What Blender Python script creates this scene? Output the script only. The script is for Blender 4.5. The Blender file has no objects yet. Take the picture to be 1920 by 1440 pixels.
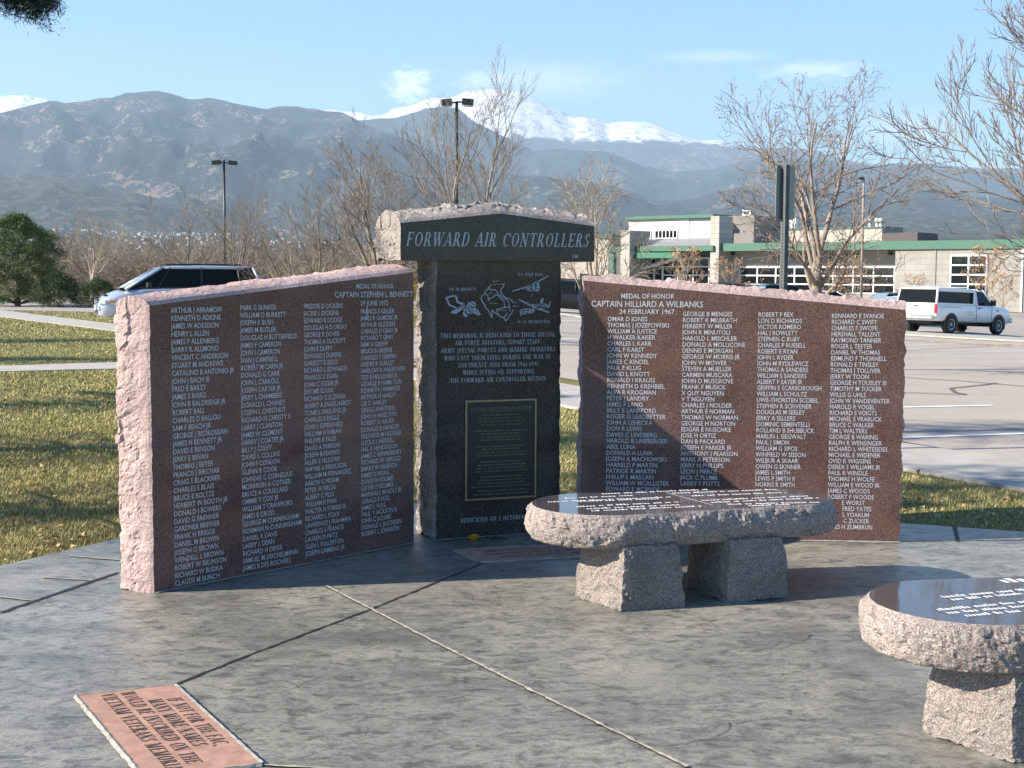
import bpy, math, random
import numpy as np
from mathutils import Vector, Matrix

S = bpy.context.scene
COL = S.collection
rad = math.radians

# ------------------------------------------------------------------ camera
F = 2600.0                       # focal length in pixels of a 1920 px wide picture
CAM_H = 1.55
PITCH = math.atan(205.0 / F)
ROLL = rad(0.25)
cF = Vector((0, math.cos(PITCH), -math.sin(PITCH)))
cR0 = Vector((1, 0, 0))
cU0 = cR0.cross(cF)
cR = cR0 * math.cos(ROLL) + cU0 * math.sin(ROLL)
cU = -cR0 * math.sin(ROLL) + cU0 * math.cos(ROLL)
CAM = Vector((0, 0, CAM_H))
cam_d = bpy.data.cameras.new('camera')
cam_d.sensor_width = 36
cam_d.lens = 36 * F / 1920
cam_d.clip_start = 0.1
cam_d.clip_end = 80000
cam = bpy.data.objects.new('camera', cam_d)
COL.objects.link(cam)
M = Matrix((cR, cU, -cF)).transposed().to_4x4()
M.translation = CAM
cam.matrix_world = M
S.camera = cam

# ------------------------------------------------------------------ sun, sky, exposure
SUN_EL, SUN_AZ = rad(29), math.atan2(0.980, 0.199)
sdir = Vector((math.cos(SUN_EL) * 0.980, math.cos(SUN_EL) * 0.199, -math.sin(SUN_EL))).normalized()
sun_d = bpy.data.lights.new('sun', 'SUN')
sun_d.energy = 5.0
sun_d.angle = rad(0.5)
sun_d.color = (1.0, 0.91, 0.78)
sun = bpy.data.objects.new('sun', sun_d)
sun.rotation_euler = sdir.to_track_quat('-Z', 'Y').to_euler()
sun.location = (-40, -10, 40)
COL.objects.link(sun)

S.view_settings.view_transform = 'Standard'
S.view_settings.look = 'None'
S.view_settings.exposure = 1.62
S.view_settings.gamma = 1.0

W = bpy.data.worlds.new('World')
S.world = W
W.use_nodes = True
wn, wl = W.node_tree.nodes, W.node_tree.links
wn.clear()
sky = wn.new('ShaderNodeTexSky')
sky.sky_type = 'NISHITA'
sky.sun_disc = False
sky.sun_elevation = SUN_EL
sky.sun_rotation = rad(260)
sky.altitude = 1900
sky.air_density = 1.0
sky.dust_density = 0.0
sky.ozone_density = 1.0
bg = wn.new('ShaderNodeBackground')
bg.inputs[1].default_value = 0.068
wo = wn.new('ShaderNodeOutputWorld')


def ray(px, py):
    return cF + cR * ((px - 960) / F) - cU * ((py - 720) / F)


def _n(tree, typ, **kw):
    n = tree.nodes.new(typ)
    for k, v in kw.items():
        setattr(n, k, v)
    return n


def sky_clouds():
    """small white clouds standing in fixed directions of the sky"""
    t = W.node_tree
    tc = _n(t, 'ShaderNodeTexCoord')
    hs = _n(t, 'ShaderNodeHueSaturation')
    hs.inputs['Saturation'].default_value = 1.32
    t.links.new(sky.outputs[0], hs.inputs['Color'])
    tint = _n(t, 'ShaderNodeMix', data_type='RGBA', blend_type='MULTIPLY')
    tint.inputs[0].default_value = 1.0
    t.links.new(hs.outputs[0], tint.inputs[6])
    tint.inputs[7].default_value = (.82, 1.0, 1.11, 1)
    base = tint.outputs[2]
    clouds = [((767, 163), 42, 34, 5.0, .75), ((1525, 131), 105, 17, 3.0, .45), ((1340, 106), 120, 15, 2.0, .25),
              ((1020, 150), 170, 40, 2.5, .30), ((1700, 245), 110, 40, 2.0, .35), ((905, 150), 60, 18, 3.0, .3),
              ((1745, 330), 260, 30, 2.0, .35)]
    noise = _n(t, 'ShaderNodeTexNoise')
    noise.inputs['Scale'].default_value = 130
    noise.inputs['Detail'].default_value = 6
    noise.inputs['Roughness'].default_value = .6
    mp = _n(t, 'ShaderNodeMapping')
    mp.inputs['Scale'].default_value = (1, 1, 2.2)
    t.links.new(tc.outputs['Generated'], mp.inputs[0])
    t.links.new(mp.outputs[0], noise.inputs['Vector'])
    for (c, sx, sy, nz, op) in clouds:
        d0 = ray(*c).normalized()
        e1 = d0.cross(Vector((0, 0, 1))).normalized()
        e2 = e1.cross(d0)
        def dot(v):
            n = _n(t, 'ShaderNodeVectorMath', operation='DOT_PRODUCT')
            t.links.new(tc.outputs['Generated'], n.inputs[0])
            n.inputs[1].default_value = v
            return n.outputs['Value']
        def mth(op_, a, b=None):
            n = _n(t, 'ShaderNodeMath', operation=op_)
            for i, q in enumerate((a, b)):
                if q is None: continue
                if isinstance(q, (int, float)): n.inputs[i].default_value = q
                else: t.links.new(q, n.inputs[i])
            return n.outputs[0]
        a = mth('MULTIPLY', dot(e1), F / sx)
        b = mth('MULTIPLY', dot(e2), F / sy)
        r = mth('SQRT', mth('ADD', mth('MULTIPLY', a, a), mth('MULTIPLY', b, b)))
        r = mth('ADD', r, mth('MULTIPLY', mth('SUBTRACT', noise.outputs[0], .5), nz * .55))
        mr = _n(t, 'ShaderNodeMapRange', interpolation_type='SMOOTHSTEP')
        mr.inputs['From Min'].default_value = 1.25
        mr.inputs['From Max'].default_value = 0.1
        mr.inputs['To Min'].default_value = 0
        mr.inputs['To Max'].default_value = op
        t.links.new(r, mr.inputs['Value'])
        front = mth('GREATER_THAN', dot(d0), 0.5)
        fac = mth('MULTIPLY', mr.outputs[0], front)
        mx = _n(t, 'ShaderNodeMix', data_type='RGBA')
        t.links.new(fac, mx.inputs[0])
        t.links.new(base, mx.inputs[6])
        mx.inputs[7].default_value = (9.5, 9.7, 10.0, 1)
        base = mx.outputs[2]
    t.links.new(base, bg.inputs[0])
    t.links.new(bg.outputs[0], wo.inputs[0])


sky_clouds()

PZ = 0.014            # top of the plaza
# ------------------------------------------------------------------ helpers: pixels of the survey -> points in the place
def sst(a, b, x):
    t = min(1.0, max(0.0, (x - a) / (b - a)))
    return t * t * (3 - 2 * t)


def gz(X, Y):
    """height of the ground: level round the memorial, falling gently to the car park on the right"""
    z = -0.80 * sst(14, 52, Y) * sst(-8, 9, X)
    z += 0.45 * sst(91, 106, Y) * sst(-8, 9, X)
    z -= 0.80 * sst(16, 32, X) * sst(48, 57, Y) * (1 - sst(70, 84, Y))
    return z


def G(px, py):
    d = ray(px, py)
    z = 0.0
    for _ in range(40):
        t = (z - CAM_H) / d.z
        z = 0.5 * z + 0.5 * gz(d.x * t, d.y * t)
    t = (z - CAM_H) / d.z
    return Vector((d.x * t, d.y * t, z))


def atY(px, py, Y):
    d = ray(px, py)
    return CAM + d * (Y / d.y)


def GP(px, py):
    """point on the top of the plaza"""
    d = ray(px, py)
    return CAM + d * ((PZ - CAM_H) / d.z)


def onplane(px, py, p0, n):
    d = ray(px, py)
    return CAM + d * ((p0 - CAM).dot(n) / d.dot(n))


# ------------------------------------------------------------------ object helpers
def tag(o, label=None, cat=None, group=None, kind=None):
    if label: o['label'] = label
    if cat: o['category'] = cat
    if group: o['group'] = group
    if kind: o['kind'] = kind
    return o


def empty(name, loc=(0, 0, 0), rz=0.0, label=None, cat=None, group=None):
    o = bpy.data.objects.new(name, None)
    o.empty_display_size = .2
    COL.objects.link(o)
    o.location = loc
    o.rotation_euler = (0, 0, rz)
    return tag(o, label, cat, group)


def copy_tree(o, parent=None):
    c = o.copy()
    COL.objects.link(c)
    if parent is not None:
        c.parent = parent
    for ch in list(o.children):
        copy_tree(ch, c)
    return c


class MB:
    """collects faces and links them as ONE mesh object"""
    def __init__(self):
        self.v, self.f, self.m, self.sm = [], [], [], []

    def face(self, pts, mat=0, smooth=False):
        b = len(self.v)
        self.v.extend([tuple(p) for p in pts])
        self.f.append(tuple(range(b, b + len(pts))))
        self.m.append(mat); self.sm.append(smooth)

    def add(self, verts, faces, mat=0, smooth=False):
        b = len(self.v)
        self.v.extend([tuple(p) for p in verts])
        for f in faces:
            self.f.append(tuple(i + b for i in f))
            self.m.append(mat); self.sm.append(smooth)

    def box(self, c, s, mat=0, mtx=None, bev=0.0):
        x, y, z = s[0] / 2, s[1] / 2, s[2] / 2
        if bev <= 0:
            vs = [Vector((a * x, b * y, d * z)) for a in (-1, 1) for b in (-1, 1) for d in (-1, 1)]
            fs = [(0, 1, 3, 2), (4, 6, 7, 5), (0, 4, 5, 1), (2, 3, 7, 6), (0, 2, 6, 4), (1, 5, 7, 3)]
        else:
            # chamfered box: three points per corner
            vs, idx = [], {}
            for a in (-1, 1):
                for b in (-1, 1):
                    for d in (-1, 1):
                        for ax in range(3):
                            p = [a * (x - bev), b * (y - bev), d * (z - bev)]
                            p[ax] = (a * x, b * y, d * z)[ax]
                            idx[(a, b, d, ax)] = len(vs)
                            vs.append(Vector(p))
            fs = []
            for ax in range(3):
                o1, o2 = [k for k in range(3) if k != ax]
                for sgn in (-1, 1):
                    q = []
                    for s1, s2 in ((-1, -1), (1, -1), (1, 1), (-1, 1)):
                        k = [0, 0, 0]; k[ax] = sgn; k[o1] = s1; k[o2] = s2
                        q.append(idx[(k[0], k[1], k[2], ax)])
                    fs.append(tuple(q))
            for ax in range(3):          # edges parallel to ax
                o1, o2 = [k for k in range(3) if k != ax]
                for s1 in (-1, 1):
                    for s2 in (-1, 1):
                        def kk(sa, which):
                            k = [0, 0, 0]; k[ax] = sa; k[o1] = s1; k[o2] = s2
                            return idx[(k[0], k[1], k[2], which)]
                        fs.append((kk(-1, o1), kk(1, o1), kk(1, o2), kk(-1, o2)))
            for a in (-1, 1):
                for b in (-1, 1):
                    for d in (-1, 1):
                        fs.append(tuple(idx[(a, b, d, k)] for k in range(3)))
        if mtx is not None:
            vs = [mtx @ v for v in vs]
        c = Vector(c)
        self.add([v + c for v in vs], fs, mat)

    def tube(self, pts, rads, n=6, mat=0, cap=True, smooth=True):
        pts = [Vector(p) for p in pts]
        b = len(self.v)
        k = len(pts)
        d = (pts[1] - pts[0]).normalized()
        ref = Vector((0, 0, 1)) if abs(d.z) < .9 else Vector((1, 0, 0))
        e1 = d.cross(ref).normalized()
        for i in range(k):
            d = (pts[min(i + 1, k - 1)] - pts[max(i - 1, 0)])
            if d.length > 1e-9: d.normalize()
            e1 = (e1 - d * e1.dot(d))
            e1.normalize()
            e2 = d.cross(e1)
            for j in range(n):
                a = 2 * math.pi * j / n
                self.v.append(tuple(pts[i] + (e1 * math.cos(a) + e2 * math.sin(a)) * rads[i]))
        for i in range(k - 1):
            for j in range(n):
                j2 = (j + 1) % n
                self.f.append((b + i * n + j, b + i * n + j2, b + (i + 1) * n + j2, b + (i + 1) * n + j))
                self.m.append(mat); self.sm.append(smooth)
        if cap:
            self.f.append(tuple(b + (n - 1 - j) for j in range(n))); self.m.append(mat); self.sm.append(False)
            self.f.append(tuple(b + (k - 1) * n + j for j in range(n))); self.m.append(mat); self.sm.append(False)

    def loft(self, rings, mat=0, smooth=True, cap=True):
        b = len(self.v); n = len(rings[0])
        for r in rings:
            self.v.extend([tuple(p) for p in r])
        for i in range(len(rings) - 1):
            for j in range(n):
                j2 = (j + 1) % n
                self.f.append((b + i * n + j, b + i * n + j2, b + (i + 1) * n + j2, b + (i + 1) * n + j))
                self.m.append(mat); self.sm.append(smooth)
        if cap:
            self.f.append(tuple(b + (n - 1 - j) for j in range(n))); self.m.append(mat); self.sm.append(False)
            self.f.append(tuple(b + (len(rings) - 1) * n + j for j in range(n))); self.m.append(mat); self.sm.append(False)

    def lathe(self, prof, axis='y', n=24, mat=0, c=(0, 0, 0), closed=True):
        rings = []
        for k in range(n):
            a = 2 * math.pi * k / n
            ring = []
            for (r, h) in prof:
                p = Vector((r * math.cos(a), h, r * math.sin(a))) if axis == 'y' else Vector((r * math.cos(a), r * math.sin(a), h))
                ring.append(p + Vector(c))
            rings.append(ring)
        b = len(self.v); m = len(prof)
        for r in rings: self.v.extend([tuple(p) for p in r])
        for k in range(n):
            k2 = (k + 1) % n
            for j in range(m if closed else m - 1):
                j2 = (j + 1) % m
                self.f.append((b + k * m + j, b + k2 * m + j, b + k2 * m + j2, b + k * m + j2))
                self.m.append(mat); self.sm.append(True)

    def build(self, name, mats, parent=None):
        me = bpy.data.meshes.new(name)
        me.from_pydata(self.v, [], self.f)
        if not isinstance(mats, (list, tuple)): mats = [mats]
        for m in mats: me.materials.append(m)
        if len(self.f):
            me.polygons.foreach_set('material_index', self.m)
            me.polygons.foreach_set('use_smooth', self.sm)
        me.update()
        o = bpy.data.objects.new(name, me)
        COL.objects.link(o)
        if parent is not None: o.parent = parent
        return o


def np_mesh(name, V, Fc, mats, parent=None, smooth=False, midx=None):
    """mesh from numpy arrays; Fc is (n,3) or (n,4)"""
    me = bpy.data.meshes.new(name)
    V = np.asarray(V, np.float32); Fc = np.asarray(Fc, np.int32)
    me.vertices.add(len(V)); me.vertices.foreach_set('co', V.ravel())
    k = Fc.shape[1]
    me.loops.add(Fc.size); me.loops.foreach_set('vertex_index', Fc.ravel())
    me.polygons.add(len(Fc))
    me.polygons.foreach_set('loop_start', np.arange(0, Fc.size, k, dtype=np.int32))
    me.polygons.foreach_set('use_smooth', np.full(len(Fc), smooth))
    if not isinstance(mats, (list, tuple)): mats = [mats]
    for m in mats: me.materials.append(m)
    if midx is not None: me.polygons.foreach_set('material_index', np.asarray(midx, np.int32))
    me.update(calc_edges=True)
    me.validate()
    o = bpy.data.objects.new(name, me)
    COL.objects.link(o)
    if parent is not None: o.parent = parent
    return o


# ------------------------------------------------------------------ numpy gradient noise
def _hash(ix, iy, iz, seed):
    h = (ix.astype(np.uint32) * np.uint32(374761393) + iy.astype(np.uint32) * np.uint32(668265263)
         + iz.astype(np.uint32) * np.uint32(2147483647) + np.uint32(seed * 1274126177 & 0xffffffff))
    h = (h ^ (h >> np.uint32(13))) * np.uint32(1274126177)
    h = (h ^ (h >> np.uint32(16))) * np.uint32(2246822519)
    return h ^ (h >> np.uint32(15))


def noise3(P, seed=0):
    P = np.asarray(P, np.float64)
    i = np.floor(P).astype(np.int64)
    f = P - i
    u = f * f * f * (f * (f * 6 - 15) + 10)
    out = 0
    for dx in (0, 1):
        for dy in (0, 1):
            for dz in (0, 1):
                h = _hash(i[..., 0] + dx, i[..., 1] + dy, i[..., 2] + dz, seed)
                gx = (h & np.uint32(1023)).astype(np.float64) / 511.5 - 1
                gy = ((h >> np.uint32(10)) & np.uint32(1023)).astype(np.float64) / 511.5 - 1
                gzz = ((h >> np.uint32(20)) & np.uint32(1023)).astype(np.float64) / 511.5 - 1
                g = gx * (f[..., 0] - dx) + gy * (f[..., 1] - dy) + gzz * (f[..., 2] - dz)
                w = (u[..., 0] if dx else 1 - u[..., 0]) * (u[..., 1] if dy else 1 - u[..., 1]) * (u[..., 2] if dz else 1 - u[..., 2])
                out = out + w * g
    return out


def fbm(P, oct=4, seed=0, gain=.5, ridged=False):
    P = np.asarray(P, np.float64)
    a, s, out = 1.0, 1.0, 0
    for o in range(oct):
        n = noise3(P * s + o * 17.3, seed + o)
        if ridged: n = 1 - 2 * np.abs(n) - .5
        out = out + a * n
        a *= gain; s *= 2.03
    return out


def facet(P, seed=0, jit=.9):
    """chipped facets: every point takes the tilted plane of its nearest random centre"""
    P = np.asarray(P, np.float64)
    i = np.floor(P).astype(np.int64)
    best = np.full(P.shape[:-1], 1e9); val = np.zeros(P.shape[:-1])
    for dx in (-1, 0, 1):
        for dy in (-1, 0, 1):
            for dz in (-1, 0, 1):
                c = i + np.array([dx, dy, dz])
                h1 = _hash(c[..., 0], c[..., 1], c[..., 2], seed); h2 = _hash(c[..., 0], c[..., 1], c[..., 2], seed + 77)
                u = lambda h, s: ((h >> np.uint32(s)) & np.uint32(1023)).astype(np.float64) / 1023.0
                ctr = c + .5 + jit * (np.stack([u(h1, 0), u(h1, 10), u(h1, 20)], -1) - .5)
                d = P - ctr
                r = (d * d).sum(-1)
                g = np.stack([u(h2, 0), u(h2, 10), u(h2, 20)], -1) - .5
                v = (d * g).sum(-1) * 1.8 + (u(h1, 5) - .5) * .7
                k = r < best
                best = np.where(k, r, best); val = np.where(k, v, val)
    return val


# ------------------------------------------------------------------ materials
def mat_new(name):
    m = bpy.data.materials.new(name)
    m.use_nodes = True
    t = m.node_tree
    b = t.nodes['Principled BSDF']
    return m, t, b


def simple(name, col, rough=.6, metal=0.0, spec=.5, coat=0.0, var=0.0, scale=8.0):
    m, t, b = mat_new(name)
    b.inputs['Roughness'].default_value = rough
    b.inputs['Metallic'].default_value = metal
    b.inputs['Specular IOR Level'].default_value = spec
    b.inputs['Coat Weight'].default_value = coat
    b.inputs['Coat Roughness'].default_value = .05
    if var > 0:
        tc = _n(t, 'ShaderNodeTexCoord')
        n = _n(t, 'ShaderNodeTexNoise')
        n.inputs['Scale'].default_value = scale
        n.inputs['Detail'].default_value = 6
        t.links.new(tc.outputs['Object'], n.inputs['Vector'])
        r = _n(t, 'ShaderNodeValToRGB')
        r.color_ramp.elements[0].position = .3
        r.color_ramp.elements[1].position = .7
        r.color_ramp.elements[0].color = tuple(c * (1 - var) for c in col) + (1,)
        r.color_ramp.elements[1].color = tuple(min(1, c * (1 + var)) for c in col) + (1,)
        t.links.new(n.outputs[0], r.inputs[0])
        t.links.new(r.outputs[0], b.inputs['Base Color'])
    else:
        b.inputs['Base Color'].default_value = tuple(col) + (1,)
    return m


def ramp(t, inp, stops):
    r = _n(t, 'ShaderNodeValToRGB')
    e = r.color_ramp.elements
    while len(e) < len(stops): e.new(.5)
    for k, (p, c) in enumerate(stops):
        e[k].position = p
        e[k].color = tuple(c) + (1,) if len(c) == 3 else c
    t.links.new(inp, r.inputs[0])
    return r.outputs[0]


def noise_node(t, vec, scale, detail=5, rough=.55, dist=0.0):
    n = _n(t, 'ShaderNodeTexNoise')
    n.inputs['Scale'].default_value = scale
    n.inputs['Detail'].default_value = detail
    n.inputs['Roughness'].default_value = rough
    n.inputs['Distortion'].default_value = dist
    t.links.new(vec, n.inputs['Vector'])
    return n.outputs[0]


def mixc(t, fac, a, b, blend='MIX'):
    n = _n(t, 'ShaderNodeMix', data_type='RGBA', blend_type=blend)
    for sock, v in ((n.inputs[0], fac), (n.inputs[6], a), (n.inputs[7], b)):
        if isinstance(v, (int, float)): sock.default_value = v
        elif isinstance(v, tuple): sock.default_value = v + (1,) if len(v) == 3 else v
        else: t.links.new(v, sock)
    return n.outputs[2]


def bump(t, b, h, strength, dist):
    n = _n(t, 'ShaderNodeBump')
    n.inputs['Strength'].default_value = strength
    n.inputs['Distance'].default_value = dist
    t.links.new(h, n.inputs['Height'])
    t.links.new(n.outputs[0], b.inputs['Normal'])


def granite(name, dark, mid, light, rough, fleck=.75, bmp=0.0, spec=.5, cell=330, blotch=None):
    """crystalline stone: cells of three minerals in random mixture"""
    m, t, b = mat_new(name)
    tc = _n(t, 'ShaderNodeTexCoord')
    v = _n(t, 'ShaderNodeTexVoronoi')
    v.inputs['Scale'].default_value = cell
    t.links.new(tc.outputs['Object'], v.inputs['Vector'])
    sep = _n(t, 'ShaderNodeSeparateColor')
    t.links.new(v.outputs['Color'], sep.inputs[0])
    c1 = ramp(t, sep.outputs[0], [(0, dark), (.33, mid), (.62, tuple((a + c) / 2 for a, c in zip(mid, light))), (fleck, light), (1, light)])
    n1 = noise_node(t, tc.outputs['Object'], 45, 4)
    c2 = mixc(t, ramp(t, n1, [(.35, (0, 0, 0)), (.65, (1, 1, 1))]), c1, mid)
    c2 = mixc(t, .45, c1, c2)
    n2 = noise_node(t, tc.outputs['Object'], 3.0, 5)
    f = ramp(t, n2, [(.3, (.78, .78, .78)), (.7, (1.18, 1.18, 1.18))])
    c3 = mixc(t, 1.0, c2, f, 'MULTIPLY')
    if blotch:
        n3 = noise_node(t, tc.outputs['Object'], 5.5, 5, .6, .8)
        c3 = mixc(t, ramp(t, n3, [(.55, (0, 0, 0)), (.78, (.75, .75, .75))]), c3, blotch)
    t.links.new(c3, b.inputs['Base Color'])
    b.inputs['Roughness'].default_value = rough
    b.inputs['Specular IOR Level'].default_value = spec
    if bmp > 0:
        nb = noise_node(t, tc.outputs['Object'], 38, 8, .68)
        bump(t, b, nb, bmp, .012)
    return m


MT = {}
MT['pink_polish'] = granite('pink granite polished', (.024, .013, .013), (.108, .056, .049), (.23, .14, .12), .08, .8, spec=.35, blotch=(.165, .078, .055))
MT['pink_rough'] = granite('pink granite rock face', (.20, .105, .095), (.40, .265, .24), (.57, .455, .425), .8, .7, .9)
MT['dark_polish'] = granite('dark granite polished', (.008, .007, .007), (.034, .026, .024), (.105, .088, .083), .09, .8, spec=.22)
MT['dark_rough'] = granite('dark granite rock face', (.06, .052, .047), (.22, .185, .165), (.46, .41, .375), .8, .7, .9)
MT['bench_polish'] = granite('bench granite polished', (.012, .011, .013), (.05, .042, .043), (.14, .12, .12), .05, .8)
MT['bench_rough'] = granite('bench granite rock face', (.045, .038, .036), (.20, .16, .142), (.44, .38, .345), .8, .72, .9)
MT['bench_leg'] = granite('bench granite sawn', (.034, .03, .028), (.145, .12, .107), (.33, .285, .255), .8, .75, .35)
MT['etch_sans'] = simple('frosted lettering', (.52, .53, .55), .8, var=.12, scale=30)
MT['etch_title'] = simple('title lettering', (.40, .43, .47), .8)
MT['etch_grey'] = simple('grey frosted lettering', (.33, .36, .39), .8, var=.12, scale=30)
MT['etch_bench'] = simple('white painted lettering', (.75, .75, .74), .7)
MT['etch_dark'] = simple('black engraved outline', (.012, .013, .015), .6)
MT['bronze'] = simple('bronze plaque field', (.012, .012, .011), .42, var=.2, scale=40)
MT['brass'] = simple('brass border', (.30, .235, .13), .42, .6, var=.15, scale=20)
MT['mortar'] = simple('pale mortar', (.25, .235, .21), .9, var=.25, scale=30)
MT['terracotta'] = simple('terracotta paver', (.36, .205, .15), .75, var=.2, scale=22)
MT['terracotta_dark'] = simple('dark paver inscription', (.045, .032, .028), .8)
MT['concrete'] = simple('pale concrete', (.36, .335, .30), .9, var=.14, scale=2.5)
MT['white_paint'] = simple('white road paint', (.78, .78, .76), .7, var=.1, scale=6)
MT['black_metal'] = simple('black painted metal', (.012, .012, .012), .45)
MT['galv'] = simple('galvanised steel', (.075, .085, .088), .55, .3, var=.15, scale=12)
MT['sign_back'] = simple('aluminium sign back', (.235, .27, .245), .75, 0, var=.06, scale=6)
MT['lens'] = simple('lamp lens', (.55, .55, .52), .2)
MT['joint_dark'] = simple('dark joint', (.018, .018, .02), .7)
MT['joint_pale'] = simple('pale sandy joint', (.36, .33, .265), .9, var=.3, scale=35)
# ------------------------------------------------------------------ the ground
def ground_material():
    m, t, b = mat_new('dry lawn and earth')
    tc = _n(t, 'ShaderNodeTexCoord')
    P = tc.outputs['Object']
    n1 = noise_node(t, P, .9, 6, .6)
    n2 = noise_node(t, P, 22, 6, .7)
    n3 = noise_node(t, P, .02, 5, .6)
    near = mixc(t, ramp(t, n1, [(.35, (0, 0, 0)), (.65, (1, 1, 1))]), (.15, .155, .05), (.29, .245, .105))
    near = mixc(t, ramp(t, n2, [(.35, (0, 0, 0)), (.7, (1, 1, 1))]), mixc(t, .55, near, (.07, .08, .025)), near)
    far = mixc(t, ramp(t, n3, [(.35, (0, 0, 0)), (.65, (1, 1, 1))]), (.16, .125, .085), (.24, .195, .13))
    sx = _n(t, 'ShaderNodeSeparateXYZ')
    t.links.new(P, sx.inputs[0])
    mr = _n(t, 'ShaderNodeMapRange')
    mr.inputs['From Min'].default_value = 50
    mr.inputs['From Max'].default_value = 75
    t.links.new(sx.outputs[1], mr.inputs['Value'])
    t.links.new(mixc(t, mr.outputs[0], near, far), b.inputs['Base Color'])
    b.inputs['Roughness'].default_value = .95
    b.inputs['Specular IOR Level'].default_value = .1
    bump(t, b, n2, .5, .03)
    return m


def build_ground():
    def axis(a, b, step, fars):
        fine = list(np.arange(a, b + .01, step))
        return np.array([-f for f in reversed(fars) if -f < a] + fine + [f for f in fars if f > b])
    xs = axis(-70, 90, 1.6, [110, 160, 260, 500, 1200, 3000, 8000, 26000])
    ys = axis(-20, 130, 1.5, [150, 200, 300, 600, 1500, 4000, 10000, 26000])
    V = np.array([(x, y, gz(x, y)) for y in ys for x in xs])
    nx = len(xs)
    Fc = [(j * nx + i, j * nx + i + 1, (j + 1) * nx + i + 1, (j + 1) * nx + i) for j in range(len(ys) - 1) for i in range(nx - 1)]
    o = np_mesh('ground', V, Fc, ground_material(), smooth=True)
    tag(o, 'dry lawn and open ground stretching to the foothills', 'ground', kind='structure')


def resample(pl, n):
    pl = [Vector((p[0], p[1])) for p in pl]
    L = [0]
    for a, b in zip(pl, pl[1:]): L.append(L[-1] + (b - a).length)
    out = []
    for k in range(n):
        s = L[-1] * k / (n - 1)
        i = 0
        while i < len(pl) - 2 and L[i + 1] < s: i += 1
        f = (s - L[i]) / max(1e-9, L[i + 1] - L[i])
        out.append(pl[i].lerp(pl[i + 1], f))
    return out


def sheet(name, A, B, dz, mat, step=1.5, thick=0.0, parent=None):
    """strip of paving between two lines on the ground, draped over it"""
    la = max(sum((Vector(b[:2]) - Vector(a[:2])).length for a, b in zip(A, A[1:])), sum((Vector(b[:2]) - Vector(a[:2])).length for a, b in zip(B, B[1:])))
    n = max(2, int(la / step) + 1)
    a, b = resample(A, n), resample(B, n)
    m = max(2, int(max((p - q).length for p, q in zip(a, b)) / step) + 1)
    V, Fc = [], []
    for i in range(n):
        for j in range(m):
            p = a[i].lerp(b[i], j / (m - 1))
            V.append((p.x, p.y, gz(p.x, p.y) + dz))
    for i in range(n - 1):
        for j in range(m - 1):
            Fc.append((i * m + j, i * m + j + 1, (i + 1) * m + j + 1, (i + 1) * m + j))
    if thick > 0:
        base = len(V)
        border = [i * m for i in range(n)] + [(n - 1) * m + j for j in range(1, m)] + [i * m + m - 1 for i in range(n - 2, -1, -1)] + [j for j in range(m - 2, 0, -1)]
        for k in border: V.append((V[k][0], V[k][1], V[k][2] - thick))
        q = len(border)
        for k in range(q):
            k2 = (k + 1) % q
            Fc.append((border[k], border[k2], base + k2, base + k))
    o = np_mesh(name, V, Fc, mat, parent)
    # make the sheet face up
    if o.data.polygons[0].normal.z < 0: o.data.flip_normals()
    return o


def asphalt(name, c1, c2):
    m, t, b = mat_new(name)
    tc = _n(t, 'ShaderNodeTexCoord')
    P = tc.outputs['Object']
    n1 = noise_node(t, P, .35, 6, .65)
    n2 = noise_node(t, P, 60, 4, .7)
    c = mixc(t, ramp(t, n1, [(.3, (0, 0, 0)), (.7, (1, 1, 1))]), c1, c2)
    c = mixc(t, 1.0, c, ramp(t, n2, [(.3, (.72, .72, .72)), (.7, (1.2, 1.2, 1.2))]), 'MULTIPLY')
    t.links.new(c, b.inputs['Base Color'])
    b.inputs['Roughness'].default_value = .9
    n3 = noise_node(t, P, 1.6, 7, .7, .6)
    c = mixc(t, ramp(t, n3, [(.60, (0, 0, 0)), (.72, (.55, .55, .55))]), c, tuple(x * .62 for x in c1))
    t.links.new(c, b.inputs['Base Color'])
    bump(t, b, n2, .3, .01)
    return m


MT['lot'] = asphalt('weathered pinkish car park surface', (.33, .282, .24), (.40, .345, .298))
MT['road'] = asphalt('weathered grey road surface', (.30, .265, .24), (.36, .32, .285))


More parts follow.
